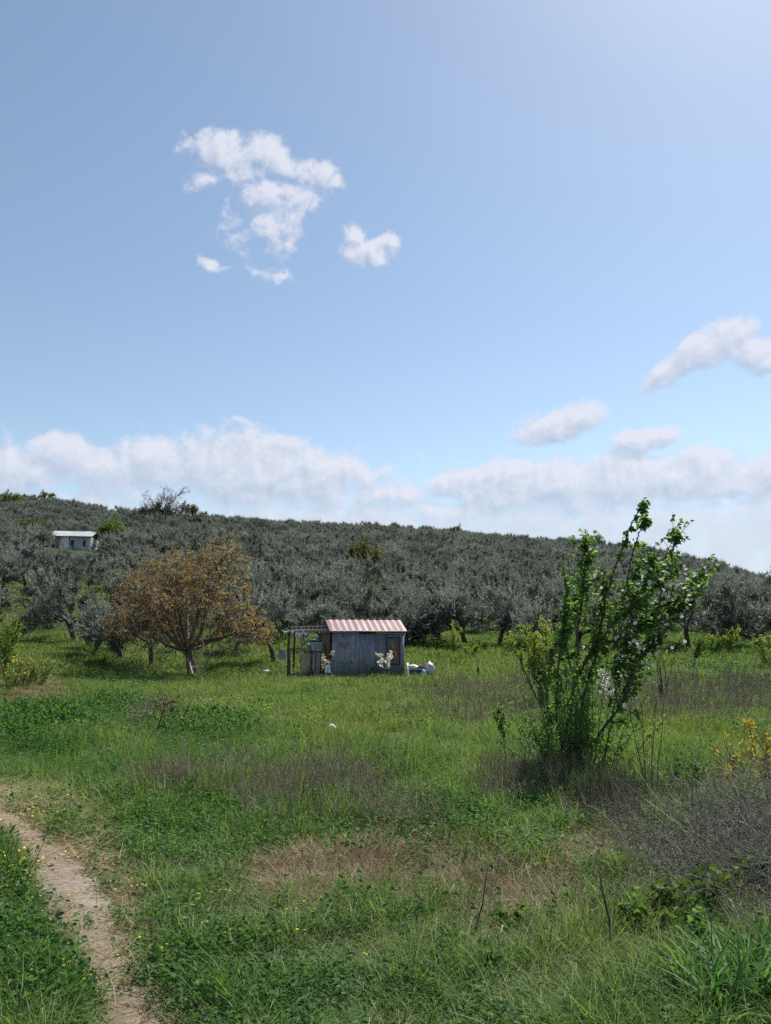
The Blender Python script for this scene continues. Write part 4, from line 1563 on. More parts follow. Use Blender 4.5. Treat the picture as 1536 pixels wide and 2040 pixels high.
def build_quince():
    rng = np.random.default_rng(8)
    base = P(1143, 1557)
    Y0 = base.y
    q = thing('quince_tree', 'blossoming quince tree with many stems and white flowers, tallest plant in the near field', 'tree', base)
    bo = np.array(base)
    stems = [  # (pixel x, pixel y, depth offset) ; foot radius, tip radius, name
        ([(1143, 1572, 0), (1139, 1500, .0), (1134, 1440, .02), (1141, 1380, .03), (1158, 1330, .02), (1180, 1293, 0), (1196, 1250, -.05), (1204, 1200, -.08), (1200, 1150, -.1)], .042, .010, 'trunk'),
        ([(1158, 1572, -.05), (1170, 1510, -.12), (1196, 1460, -.2), (1230, 1415, -.25), (1252, 1370, -.3), (1272, 1318, -.3), (1290, 1285, -.3)], .024, .007, 'trunk'),
        ([(1172, 1312, .0), (1205, 1285, .06), (1245, 1268, .12), (1280, 1248, .18), (1308, 1214, .2), (1345, 1196, .22), (1378, 1168, .24), (1408, 1132, .25)], .026, .006, 'limb'),
        ([(1150, 1572, .1), (1152, 1480, .2), (1162, 1400, .3), (1180, 1330, .35), (1215, 1240, .4), (1250, 1180, .42), (1272, 1120, .4)], .028, .006, 'limb'),
        ([(1134, 1572, .05), (1118, 1490, .15), (1110, 1420, .2), (1112, 1330, .22), (1122, 1250, .2), (1128, 1190, .18), (1121, 1130, .15)], .020, .005, 'limb'),
        ([(1204, 1200, -.08), (1222, 1140, -.05), (1240, 1090, 0), (1256, 1050, .02), (1270, 1020, .04), (1284, 1000, .05)], .012, .004, 'limb'),
        ([(1245, 1180, .05), (1256, 1120, .08), (1266, 1080, .1), (1279, 1048, .1), (1284, 1036, .1)], .010, .004, 'limb'),
        ([(1308, 1214, .2), (1322, 1160, .15), (1336, 1110, .1), (1344, 1080, .1), (1350, 1062, .1)], .012, .004, 'limb'),
        ([(1158, 1330, .02), (1150, 1270, -.1), (1160, 1200, -.18), (1166, 1130, -.2), (1164, 1078, -.2)], .016, .004, 'limb'),
        ([(1180, 1293, 0), (1225, 1240, -.2), (1262, 1200, -.3), (1290, 1150, -.35), (1296, 1100, -.35)], .016, .004, 'limb'),
        ([(1245, 1268, .12), (1270, 1215, 0), (1300, 1170, -.1), (1330, 1140, -.15)], .012, .004, 'limb'),
        ([(1280, 1248, .18), (1315, 1236, .1), (1350, 1215, .05), (1372, 1190, 0)], .010, .004, 'limb'),
        ([(1162, 1400, .3), (1135, 1330, .35), (1130, 1270, .4), (1145, 1200, .4), (1185, 1140, .4)], .012, .004, 'limb'),
        ([(1272, 1318, -.3), (1296, 1290, -.3), (1312, 1262, -.3)], .008, .004, 'limb'),
        ([(1230, 1415, -.25), (1226, 1350, -.2), (1240, 1300, -.15), (1252, 1262, -.1)], .010, .004, 'limb'),
        ([(1120, 1572, .1), (1097, 1500, .2), (1090, 1420, .25), (1096, 1330, .3), (1094, 1290, .3)], .010, .003, 'limb'),
    ]
    polys = []
    parts = {}
    for pts, r0, r1, nm in stems:
        pl = smooth_path(px_path(pts, Y0), 4)
        pl = [p + rng.normal(0, .006, 3) - bo for p in pl]
        polys.append((pl, r0, r1))
        mb = MB()
        mb.tube(pl, list(np.linspace(r0, r1, len(pl))), 8 if r0 > .02 else 6, cap=False)
        link(nm, mb.mesh('quince_' + nm, M['bark_quince'], True), q)
    # leafy twigs off the limbs
    twigs, tips = [], []
    for k, (pl, r0, r1) in enumerate(polys):
        a = np.array(pl)
        n = len(a)
        zc = a[:, 2]
        ntw = {0: 38, 1: 26, 2: 48, 3: 50, 4: 28, 5: 9, 6: 8, 7: 18, 8: 36, 9: 42, 10: 30, 11: 22, 12: 40, 13: 14, 14: 24, 15: 12}.get(k, 8)
        for _ in range(ntw):
            f = rng.uniform(.30, .98)
            if k in (0, 1, 3, 4):
                f = rng.uniform(.42, .98)
            i = min(int(f * (n - 1)), n - 2)
            p = a[i]
            d = unit(a[i + 1] - a[i])
            nd = rot_about(d, R(rng.uniform(25, 75)), rng.uniform(0, 6.28))
            nd = unit(nd + np.array([.12, 0, .30]))
            Lt = rng.uniform(.12, .34) * (1.0 - .4 * (k in (5, 6)))
            if k in (5, 6):
                Lt *= .5
            tp = [p]
            for s in range(3):
                nd = unit(nd + rng.normal(0, .18, 3) + np.array([.05, 0, .05]))
                tp.append(tp[-1] + nd * Lt / 3)
            twigs.append((tp, np.linspace(.0045, .002, 4), 4))
            tips.append(tp)
    link('twigs', tubes_mesh('quince_twigs', twigs, M['bark_quince']), q)
    ps = []
    pos, dr, tt = along(tips, 11, rng, .012, .1)
    n = len(pos)
    d = unit(dr * .5 + rng.normal(0, .6, (n, 3)) + np.array([.25, 0, -.05]))
    ps.append(leaves(pos, d, rng.uniform(.045, .082, n), rng.uniform(.030, .054, n), rng, True, .18, .25, tone=np.clip(rng.beta(1.6, 2.2, n), 0, 1)))
    # leaves crowding the limb ends and long shoots
    ends = []
    for k, (pl, r0, r1) in enumerate(polys):
        m_ = len(pl)
        ends.append(pl[int(m_ * (.80 if k in (5, 6, 7, 8) else .62)):])
    pos, dr, tt = along(ends, 46, rng, .018, 0)
    n = len(pos)
    d = unit(dr * .3 + rng.normal(0, .6, (n, 3)) + np.array([.35, 0, -.15]))
    ps.append(leaves(pos, d, rng.uniform(.045, .085, n), rng.uniform(.030, .056, n), rng, True, .18, .3, tone=np.clip(rng.beta(1.6, 2.2, n), 0, 1)))
    pos, dr, tt = along([polys[5][0], polys[6][0], polys[7][0], polys[8][0]], 40, rng, .008, .35)
    n = len(pos)
    d = unit(rng.normal(0, .7, (n, 3)) + np.array([.25, 0, .1]))
    ps.append(leaves(pos, d, rng.uniform(.02, .045, n), rng.uniform(.015, .03, n), rng, True, .18, .2))
    V, T, t = cat_leaves(ps)
    link('foliage', np_mesh('quince_foliage', V, T, t, [M['quince_leaf']]), q)
    # basal shoots with small leaves
    sh, tips = [], []
    for k in range(110):
        fx = 1146 + rng.normal(0, 28)
        tx = fx + (fx - 1146) * rng.uniform(.5, 1.5) + rng.normal(0, 24)
        ty = rng.uniform(1300, 1490) if abs(tx - 1150) < 90 else rng.uniform(1360, 1500)
        dy0, dy1 = rng.normal(0, .14), rng.normal(0, .40)
        pl = smooth_path(px_path([(fx, 1572, dy0), ((fx * .55 + tx * .45) + rng.normal(0, 4), (1572 + ty) / 2, (dy0 + dy1) / 2), (tx, ty, dy1)], Y0), 4)
        pl = [p - bo for p in pl]
        sh.append((pl, np.linspace(.007, .0025, len(pl)), 5))
        tips.append(pl[len(pl) // 3:])
    link('shoots', tubes_mesh('quince_shoots', sh, M['bark_quince']), q)
    pos, dr, tt = along(tips, 52, rng, .022)
    n = len(pos)
    d = unit(dr * .3 + rng.normal(0, .7, (n, 3)) + np.array([.1, 0, .1]))
    V, T, t = leaves(pos, d, rng.uniform(.025, .055, n), rng.uniform(.016, .034, n), rng, True, .2, .2, tone=np.clip(rng.beta(1.6, 1.8, n), 0, 1))
    link('shoot_foliage', np_mesh('quince_shoot_foliage', V, T, t, [M['sucker_leaf']]), q)
    # blossoms, one by one
    bm = blossom_mesh()
    spots = []
    blo = [0, 1, 2, 3, 8, 9, 10, 11, 12, 13, 14]
    cl = []
    for k in blo:
        pl = polys[k][0]
        for _ in range({2: 34, 10: 24, 9: 26, 11: 20, 13: 18, 1: 16, 14: 16, 3: 16, 8: 14, 0: 14}.get(k, 9)):
            i = int(rng.uniform(.5, .98) * (len(pl) - 1))
            cl.append(pl[i] + np.array([rng.normal(.02, .11), rng.normal(-.16, .13), rng.normal(.02, .10)]))
    cl += [np.array(W(px, py, Y0 + dy)) - bo for (px, py, dy) in ((1283, 1330, -.2), (1290, 1331, -.2), (1276, 1329, -.2), (1294, 1328, -.15), (1166, 1163, -.2), (1170, 1146, -.2), (1200, 1142, -.1), (1186, 1145, -.1), (1283, 1115, -.3),
                                                                  (1172, 1175, -.2), (1207, 1235, -.2), (1320, 1240, -.1), (1328, 1245, -.1), (1310, 1252, -.2), (1262, 1278, -.3), (1270, 1286, -.3), (1252, 1292, -.3))]
    for p in cl:
        o = link('blossom', bm, q)
        o.location = Vector(p)
        s = rng.uniform(.62, 1.0)
        o.scale = (s, s, s)
        o.rotation_euler = (rng.uniform(-.2, 1.5), rng.uniform(-.6, .6), rng.uniform(0, 6.28))
    print('quince leaves', len(V) // 6, 'blossoms', len(cl))


build_quince()


# ------------------------------------------------------------------ smaller trees, shrubs and saplings
def simple_tree(name, label, cat, loc, seed, h, spread, stems, leafmat, barkmat, nleaf, leaf, r0=.02, twig_n=7, ovate=True, group=None, up=.25, bare=.25, two=True, part='foliage', tone=None, scale=1.0, parts=('stem', None)):
    rng = np.random.default_rng(seed)
    o = thing(name, label, cat, loc, 0, group)
    tubes, tips = [], []
    for s in range(stems):
        az = 6.28 * s / stems + rng.uniform(-.5, .5)
        sp = spread * rng.uniform(.4, 1.0) if stems > 1 else spread * rng.uniform(0, .3)
        d = unit(np.array([math.cos(az) * sp, math.sin(az) * sp, h]))
        L = h * rng.uniform(.8, 1.05)
        n = 6
        p = np.array([rng.normal(0, .03) * (stems > 1), rng.normal(0, .03) * (stems > 1), -.05])
        pl = [p]
        for i in range(n):
            d = unit(d + rng.normal(0, .07, 3) + np.array([0, 0, .05]))
            pl.append(pl[-1] + d * L / n)
        tubes.append((pl, np.linspace(r0, r0 * .25, n + 1), 6))
        if two:
            for k in range(twig_n):
                f = rng.uniform(bare, .97) * n
                i = min(int(f), n - 1)
                p = pl[i] + (pl[i + 1] - pl[i]) * (f - i)
                nd = rot_about(unit(pl[i + 1] - pl[i]), R(rng.uniform(25, 65)), rng.uniform(0, 6.28))
                Lt = h * rng.uniform(.14, .32) * (1.2 - f / n * .7)
                tp = [p]
                for q in range(3):
                    nd = unit(nd + rng.normal(0, .15, 3) + np.array([0, 0, up]))
                    tp.append(tp[-1] + nd * Lt / 3)
                tubes.append((tp, np.linspace(r0 * .35, r0 * .15, 4), 4))
                tips.append(tp)
        tips.append(pl[int(n * max(bare, .45)):])
    link('stem', tubes_mesh(name + '_stem', tubes, M[barkmat]), o)
    if nleaf:
        pos, dr, tt = along(tips, nleaf, rng, leaf[0] * .35)
        n = len(pos)
        d = unit(dr * .5 + rng.normal(0, .6, (n, 3)) + np.array([.08, 0, .1]))
        tn = None
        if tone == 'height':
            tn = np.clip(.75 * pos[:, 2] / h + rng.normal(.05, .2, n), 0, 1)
        V, T, t = leaves(pos, d, rng.uniform(leaf[0] * .7, leaf[0] * 1.3, n), rng.uniform(leaf[1] * .7, leaf[1] * 1.3, n), rng, ovate, .2, .2, tone=tn)
        link(part, np_mesh(name + '_' + part, V, T, t, [M[leafmat]]), o)
    return o


def build_small():
    # shrub left of the quince
    b = P(1080, 1414)
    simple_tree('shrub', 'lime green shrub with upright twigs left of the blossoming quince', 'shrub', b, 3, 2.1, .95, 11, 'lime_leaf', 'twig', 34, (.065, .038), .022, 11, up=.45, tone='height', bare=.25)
    # white blossoming sapling behind the quince
    b = P(1218, 1412)
    simple_tree('blossom_sapling', 'small sapling covered in white blossom behind the right stems of the quince', 'sapling', b, 5, 1.05, .4, 5, 'petal', 'twig', 12, (.045, .04), .012, 4, up=.3, part='blossoms', bare=.35)
    # two young fruit trees in bloom in front of the shed
    b = gp(764, 1360, sp0.y - .6)
    simple_tree('blossom_sapling', 'small cream blossoming sapling before the middle of the blue tin wall', 'sapling', b, 9, 1.30, .62, 4, 'cream_petal', 'dark_stem', 13, (.075, .065), .012, 3, up=.5, part='blossoms', bare=.50)
    b = gp(649, 1376, sp0.y - 1.2)
    simple_tree('blossom_sapling', 'thin sapling with pinkish blossom in front of the shed doorway', 'sapling', b, 15, 1.45, .42, 3, 'pink_petal', 'dark_stem', 9, (.075, .06), .012, 3, up=.4, part='blossoms', bare=.55)
    # weed against the wall
    b = gp(743, 1354, sp0.y - .25)
    simple_tree('tall_weed', 'tall green weed growing against the tin wall left of the cream blossoms', 'weed', b, 19, .60, .3, 5, 'sucker_leaf', 'dark_stem', 16, (.07, .035), .008, 4, bare=.1)
    # bushes along the foot of the grove, right of the shed
    k = 0
    for (px, py, h, w, lm, lb) in ((835, 1300, .95, .8, 'bush_leaf', 'green bush behind the right corner of the shed'), (866, 1302, 1.2, .8, 'bush_leaf', 'green bush behind the junk heap, at the foot of the olives'),
                                   (905, 1304, 1.9, .55, 'lime_leaf', 'tall yellow-green bush under the slanting olive trunks'), (936, 1310, 1.0, .9, 'lime_leaf', 'low yellow-tinged bush right of the tall yellow-green bush'),
                                   (962, 1300, .9, .7, 'bush_leaf', 'low green bush behind the dark stake'), (1012, 1302, 1.1, .9, 'lime_leaf', 'yellowish bush between the dark stake and the lime shrub'),
                                   (1045, 1303, 1.0, .8, 'bush_leaf', 'green bush half hidden by the lime shrub'),
                                   (1428, 1306, 1.3, .9, 'lime_leaf', 'yellow-green bush under the double-trunked olive'), (1462, 1304, 1.7, .55, 'lime_leaf', 'upright yellow-topped bush near the right end of the olive row'),
                                   (1530, 1330, 1.8, .6, 'lime_leaf', 'yellow-green sapling at the right edge of the far field'), (1400, 1308, 1.0, .8, 'bush_leaf', 'dull green bush left of the yellow-green bush under the olives'),
                                   (1340, 1305, 1.0, .8, 'bush_leaf', 'green bush behind the bare stump with thin shoots')):
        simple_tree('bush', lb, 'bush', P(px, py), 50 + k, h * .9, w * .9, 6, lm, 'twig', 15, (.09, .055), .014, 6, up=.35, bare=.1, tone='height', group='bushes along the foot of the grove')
        k += 1
    # bushy sapling on a thin trunk, right
    simple_tree('sapling', 'bushy young tree on one thin trunk in the right far field', 'sapling', P(1380, 1353), 61, 1.75, .8, 1, 'bush_leaf', 'dark_stem', 30, (.09, .05), .022, 16, up=.15, bare=.5)
    # bare stump with shoots
    b = P(1324, 1397)
    st = simple_tree('cut_sapling', 'nearly bare sapling with a cut stump and thin upright shoots', 'sapling', b, 63, 1.75, .35, 5, 'sucker_leaf', 'dark_stem', 5, (.05, .03), .016, 3, up=.3, bare=.75)
    MB().tube([(-.06, 0, -.1), (-.09, 0, .2), (-.10, 0, .46)], [.045, .04, .045], 8).build('stump', M['dark_stem'], st, True)
    # leaning sapling on the left
    b = P(306, 1470)
    e = W(328, 1405, b.y + .1)
    sp = thing('leaning_sapling', 'thin leaning sapling with a flat pale green top in the left field', 'sapling', b)
    rng = np.random.default_rng(70)
    tubes, tips = [], []
    ee = np.array(e - b)
    pl = [ee * t + np.array([.015 * math.sin(t * 3), 0, 0]) for t in np.linspace(-.05, 1, 6)]
    tubes.append((pl, np.linspace(.014, .009, 6), 6))
    for k in range(9):
        d = unit(np.array([rng.normal(.2, .9), rng.normal(0, .8), .45]))
        p = pl[-1] if k < 7 else pl[4]
        tp = [p]
        for _ in range(3):
            d = unit(d + rng.normal(0, .2, 3))
            tp.append(tp[-1] + d * rng.uniform(.07, .13))
        tubes.append((tp, [.006, .005, .004, .003], 4))
        tips.append(tp)
    link('stem', tubes_mesh('leaning_sapling_stem', tubes, M['dark_stem']), sp)
    pos, dr, tt = along(tips, 16, rng, .02, .3)
    V, T, t = leaves(pos, unit(dr * .4 + rng.normal(0, .6, (len(pos), 3))), rng.uniform(.03, .06, len(pos)), .03, rng, True)
    link('foliage', np_mesh('leaning_sapling_foliage', V, T, t, [M['yellow_green_leaf']]), sp)
    # leafy shoot left of the quince
    simple_tree('leafy_shoot', 'single leafy shoot standing left of the quince stems', 'sapling', P(1010, 1535), 72, 1.0, .2, 1, 'sucker_leaf', 'dark_stem', 46, (.045, .025), .008, 6, bare=.35)
    # thin bare saplings right of the quince
    simple_tree('bare_sapling', 'cluster of thin bare upright stems right of the quince', 'sapling', P(1303, 1625), 75, 1.15, .16, 4, 'sucker_leaf', 'dark_stem', 0, (.04, .02), .008, 2, bare=.5)
    # yellow-orange leaved plant at the right edge
    b = P(1486, 1640)
    simple_tree('orange_leaved_sapling', 'sapling with yellow orange young leaves at the right edge', 'sapling', b, 80, .95, .55, 3, 'bronze_leaf', 'twig', 15, (.06, .028), .008, 2, up=.3, bare=.5)
    simple_tree('orange_leaved_sapling', 'bronze yellow sapling cut by the right edge beside the dry brush', 'sapling', P(1540, 1650), 82, 1.05, .4, 3, 'bronze_leaf', 'twig', 16, (.06, .028), .010, 4, up=.3, bare=.45)
    # left bank: yellow green sapling, yellow flowered bush
    simple_tree('sapling', 'yellow-green leafy sapling at the left edge of the bank', 'sapling', P(4, 1345), 84, 1.7, .6, 4, 'lime_leaf', 'twig', 34, (.07, .04), .016, 9, bare=.2)
    for k, (px, py, lb) in enumerate(((22, 1372, 'yellow flowering bush at the left edge of the bank'), (50, 1366, 'yellow flowering bush beside the pinkish dry grass of the bank'), (76, 1362, 'smaller yellow flowering plant nearest the dry grass of the bank'))):
        o = simple_tree('flowering_bush', lb, 'bush', P(px, py), 86 + k, .85 - .12 * k, .6, 8, 'yellow_green_leaf', 'twig', 14, (.05, .025), .008, 5, bare=.2, group='yellow flowering bushes of the left bank')
        rng = np.random.default_rng(90 + k)
        n = 34
        a = rng.uniform(0, 6.28, n)
        rr = rng.uniform(0, .55, n)
        pos = np.stack([rr * np.cos(a), rr * np.sin(a), rng.uniform(.35, .9, n) * (1 - .12 * k)], -1)
        V, T, t = leaves(pos, rng.normal(0, 1, (n, 3)), .045, .04, rng)
        link('blossoms', np_mesh('flowering_bush_blossoms', V, T, t, [M['yellow_petal']]), o)
    # mustard plants by the path
    for k, (px, py, h, n, lb) in enumerate(((42, 1770, .52, 26, 'tall yellow mustard flower leaning over the bare path'), (36, 1800, .34, 22, 'yellow mustard flowers on the grass edge left of the path'),
                                            (20, 1812, .25, 14, 'short yellow mustard flowers left of the taller ones'), (100, 1665, .30, 12, 'scattered yellow mustard flowers at the bend of the path'),
                                            (160, 1470, .3, 14, 'small yellow flowers in the lush left grass'))):
        b = P(px, py)
        o = simple_tree('mustard_plant', lb, 'wildflower', b, 110 + k, h, .3 if k else .28, 3, 'sucker_leaf', 'dark_stem', 4, (.04, .02), .004, 3, bare=.3, group='mustard plants beside the path')
        rng = np.random.default_rng(130 + k)
        pos = np.stack([rng.normal(.02, .09, n), rng.normal(0, .08, n), h * rng.uniform(.7, 1.02, n)], -1)
        V, T, t = leaves(pos, rng.normal(0, 1, (n, 3)), .018, .016, rng)
        link('blossoms', np_mesh('mustard_blossoms', V, T, t, [M['yellow_petal']]), o)
    # single dark dry stalks standing in the near grass
    for k, (bx, by, tx, ty, r, lb) in enumerate(((1226, 1935, 1194, 1735, .0075, 'longest dark dry stalk standing in the near right grass'), (940, 1885, 974, 1722, .005, 'dark dry stalk leaning right over the brown cut grass'),
                                                 (1080, 1950, 1102, 1832, .005, 'thin dark stalk between the two taller ones'), (1278, 1880, 1282, 1815, .006, 'short dark stalk among the broad leaves'),
                                                 (1345, 2045, 1340, 1935, .007, 'thick green-black stalk near the broad grass clump'), (1340, 1860, 1339, 1775, .006, 'dark upright stalk in front of the dry brush'),
                                                 (1450, 2010, 1447, 1890, .006, 'dark stalk rising from the broad grass clump'), (1195, 2050, 1198, 1960, .004, 'thin brown stalk at the bottom of the view'))):
        a = P(bx, by)
        b_ = W(tx, ty, a.y + .12)
        mid = a.lerp(b_, .5) + Vector((.012, 0, 0))
        mb = MB().tube([a - Vector((0, 0, .03)), a.lerp(b_, .25), mid, a.lerp(b_, .78), b_], [r, r * .95, r * .85, r * .7, r * .5], 6)
        tag(mb.build('dry_stalk', M['dark_stem'], None, True), lb, 'stalk', 'dark stalks in the near grass')
    # bleached dead stems lying in the field
    for k, (ax, ay, ah, bx, by, bh, r, lb) in enumerate(((885, 1815, .02, 905, 1762, .18, .006, 'pale bleached stem upright in the brown cut grass'), (990, 1900, .02, 1002, 1842, .16, .006, 'pale split stem by the dark hollow in the cut grass'),
                                                         (1284, 1676, .25, 1346, 1714, .12, .009, 'dark fallen branch at the edge of the dry brush'), (1110, 1868, .05, 1205, 1830, .08, .007, 'pale dead stem lying across the straw'),
                                                         (438, 1545, .04, 484, 1520, .14, .007, 'pale dead stem lying in the left middle grass'), (318, 1795, .03, 327, 1780, .08, .008, 'short grey stick lying in the near left grass'),
                                                         (1236, 2000, .05, 1268, 2040, .05, .008, 'pale cut stem lying at the bottom right'))):
        a, b_ = P(ax, ay), P(bx, by) if by > 1700 and abs(bx - ax) > 40 else W(bx, by, P(ax, ay).y + .05)
        a = Vector((a.x, a.y, hz(a.x, a.y) + ah * .4))
        if by > 1700 and abs(bx - ax) > 40:
            b_ = Vector((b_.x, b_.y, hz(b_.x, b_.y) + bh))
        mb = MB().tube([a, a.lerp(b_, .5) + Vector((0, 0, .015)), b_], [r, r * .85, r * .5], 6)
        tag(mb.build('dead_stem', M['dark_stem'] if k == 2 else M['pale_wood'], None, True), lb, 'stem', 'dead stems lying in the field')


build_small()


def build_hill_trees():
    """odd trees among the olives: bare, yellowish and bright green ones"""
    rng = np.random.default_rng(55)
    green = [M['yellow_green_leaf'], M['bush_leaf']]
    meshes = []
    for s, mat in ((201, 'yellow_green_leaf'), (202, 'bush_leaf'), (203, 'lime_leaf')):
        r2 = np.random.default_rng(s)
        cfg = dict(OLIVE_CFG)
        g = grow(r2, cfg, (0, 0, -.1), np.array([0, 0, 1.0]), 1.5, .16)
        tr = tubes_mesh('tree_trunk', g['tubes'], M['bark_walnut'])
        pos, dr, tt = along(g['tips'], 40, r2, .14)
        n = len(pos)
        V, T, t = leaves(pos, unit(dr * .4 + r2.normal(0, .7, (n, 3))), r2.uniform(.14, .24, n), r2.uniform(.08, .13, n), r2, fold=.2)
        meshes.append((tr, np_mesh('tree_crown', V, T, t, [M[mat]])))
    global DARK_CROWN
    DARK_CROWN = OLIVES[2][1].copy()
    DARK_CROWN.materials[0] = M['dark_leaf']
    for (px, py, v, s, lb) in ((716, 1160, 0, 1.25, 'yellow-green tree in the olive grove above the shed roof'), (226, 1098, 1, 1.35, 'bright green tree beside the white hillside hut'),
                               (62, 1098, 0, 1.2, 'dull yellow-green tree left of the white hillside hut'), (262, 1106, 0, .9, 'small pale green tree right of the bright green tree by the hut'),
                               (96, 1010, 0, 1.25, 'yellowish tree on the ridge at the far left'), (20, 1018, 0, 1.2, 'olive-yellow tree on the ridge at the left edge'),
                               (375, 1042, 0, 1.5, 'pale yellow-green tree on the ridge right of the bare tree'), (905, 1076, 0, 1.1, 'yellow-green tree on the middle of the ridge'),
                               (1185, 1098, 0, 1.3, 'yellow-green tree on the ridge behind the quince'), (855, 1156, 0, .8, 'small yellow-green tree low in the grove right of the shed')):
        p = P(px, py)
        tree_thing('tree', lb, 'tree', p, *meshes[v], rng.uniform(0, 6), s, 'other trees among the olives')
    r2 = np.random.default_rng(640)
    for (px, py, s, lb) in ((338, 1050, 2.5, 'dark dense tree at the foot of the bare tree below the ridge'), (306, 1054, 1.8, 'smaller dark tree left of the dark dense tree below the ridge'), (392, 1062, 1.3, 'dark tree under the pale yellow-green ridge tree')):
        tree_thing('tree', lb, 'tree', P(px, py), OLIVES[2][0], DARK_CROWN, r2.uniform(0, 6), (s * 1.1, s * 1.1, s), 'other trees among the olives')
    # bare trees on the ridge
    cfg = dict(seg=[4, 5, 5, 4, 3], wob=[.05, .12, .15, .18, .2], up=[0, .15, .15, .15, .1], taper=[.75, .5, .5, .5, .5], sides=[7, 5, 4, 3, 3],
               n=[(5, 6), (5, 6), (5, 6), (4, 5)], end=[3, 1, 1, 1], t0=[.4, .3, .3, .3], ang=[(18, 45), (22, 50), (25, 55), (25, 60)], ratio=[.95, .62, .6, .6], rr=[.6, .55, .55, .6])
    for (px, py, seed, L, lb) in ((330, 1062, 301, 4.2, 'dark bare tree rising above the ridge on the left'), (354, 1054, 302, 2.8, 'smaller bare tree on the ridge beside the taller bare tree')):
        r2 = np.random.default_rng(seed)
        p = P(px, py)
        o = thing('bare_tree', lb, 'tree', p)
        g = grow(r2, cfg, (0, 0, -.2), np.array([0, 0, 1.0]), L, .2)
        big = [t for t in g['tubes'] if t[2] >= 5]
        fine = [t for t in g['tubes'] if t[2] < 5]
        link('trunk', tubes_mesh('bare_tree_trunk', big, M['bark_olive'], .03), o)
        link('crown', tubes_mesh('bare_tree_crown', fine, M['bark_olive'], .018), o)


build_hill_trees()


# ------------------------------------------------------------------ grass, weeds, straw, dry stalks
def blade_tuft(rng, n, rad, h, w, lean, curl, seg=3, tone=(0, 1), lie=0.0, head=False):
    """a small patch of blades; returns a mesh-ready V, T (tris), tone"""
    az = rng.uniform(0, 6.28, n)
    rr = rad * np.sqrt(rng.uniform(0, 1, n))
    p0 = np.stack([rr * np.cos(az), rr * np.sin(az), np.full(n, -.01)], -1)
    H = rng.uniform(*h, n)
    la = rng.uniform(0, 6.28, n)
    ld = np.stack([np.cos(la), np.sin(la), np.zeros(n)], -1)
    le = np.abs(rng.normal(lean, lean * .5, n))
    cu = np.abs(rng.normal(curl, curl * .6, n))
    fa = la + rng.normal(1.57, .6, n)
    side = np.stack([np.cos(fa), np.sin(fa), np.zeros(n)], -1)
    Wd = rng.uniform(w * .6, w * 1.3, n)
    V = []
    for k in range(seg + 1):
        s = k / seg
        out = (le * s + cu * s * s) * H
        z = H * s * np.clip(1 - .45 * cu * s - .35 * le * s, .05, 1) * (1 - lie)
        p = p0 + ld * out[:, None] + np.stack([np.zeros(n), np.zeros(n), z], -1)
        ww = Wd * (1 - s ** 1.6)
        if k < seg:
            V += [p - side * ww[:, None] * .5, p + side * ww[:, None] * .5]
        else:
            V.append(p)
    m_ = 2 * seg + 1
    Vv = np.stack(V, 1).reshape(-1, 3)
    base = np.arange(n)[:, None] * m_
    T = []
    for k in range(seg - 1):
        T += [base + np.array([2 * k, 2 * k + 1, 2 * k + 3]), base + np.array([2 * k, 2 * k + 3, 2 * k + 2])]
    T.append(base + np.array([2 * seg - 2, 2 * seg - 1, 2 * seg]))
    T = np.concatenate(T)
    t = np.repeat(rng.uniform(tone[0], tone[1], n), m_)
    return Vv, T, t


def tuft_source(name, mat, *parts):
    V, T, t = cat_leaves(parts)
    return source(name, np_mesh(name, V, T, t, [M[mat]]))


def quad_to_tri(V, T, t):
    return V, np.concatenate([T[:, [0, 1, 2]], T[:, [0, 2, 3]]]), t


def broad_weed(rng, n, rad, h, L, w):
    a = rng.uniform(0, 6.28, n)
    rr = rad * np.sqrt(rng.uniform(0, 1, n))
    pos = np.stack([rr * np.cos(a), rr * np.sin(a), rng.uniform(*h, n)], -1)
    b = rng.uniform(0, 6.28, n)
    d = np.stack([np.cos(b), np.sin(b), rng.uniform(-.1, .7, n)], -1)
    return quad_to_tri(*leaves(pos, d, rng.uniform(L * .6, L * 1.3, n), rng.uniform(w * .6, w * 1.3, n), rng, True, .2, .25, tone=rng.uniform(0, 1, n)))


def stalk_tuft(rng, n, rad, h, w, bend=.25, branch=3):
    """thin dry stalks with a few side twigs"""
    parts = []
    az = rng.uniform(0, 6.28, n)
    rr = rad * np.sqrt(rng.uniform(0, 1, n))
    for i in range(n):
        p = np.array([rr[i] * math.cos(az[i]), rr[i] * math.sin(az[i]), -.02])
        d = unit(np.array([rng.normal(.08, bend), rng.normal(0, bend), 1.0]))
        H = rng.uniform(*h)
        pts = [p]
        for k in range(4):
            d = unit(d + rng.normal(0, .09, 3))
            pts.append(pts[-1] + d * H / 4)
        lines = [(pts, w)]
        for b in range(branch):
            k = int(rng.integers(2, 4))
            nd = rot_about(d, R(rng.uniform(20, 50)), rng.uniform(0, 6.28))
            q = pts[k] + (pts[k + 1] - pts[k]) * rng.uniform(0, 1)
            lines.append(([q, q + nd * H * .12, q + unit(nd + [0, 0, .3]) * H * .24], w * .6))
        tn = rng.uniform(0, 1)
        for pl, ww in lines:
            pl = np.array(pl)
            m_ = len(pl)
            V, T = [], []
            a0 = rng.uniform(0, 6.28)
            for k in range(m_):
                r = ww * .5 * (1 - .6 * k / (m_ - 1))
                for j in range(3):
                    V.append(pl[k] + np.array([math.cos(a0 + 2.094 * j) * r, math.sin(a0 + 2.094 * j) * r, 0]))
            for k in range(m_ - 1):
                for j in range(3):
                    j2 = (j + 1) % 3
                    T += [(k * 3 + j, k * 3 + j2, k * 3 + 3 + j2), (k * 3 + j, k * 3 + 3 + j2, k * 3 + 3 + j)]
            parts.append((np.array(V), np.array(T), np.full(len(V), tn)))
    return cat_leaves(parts)


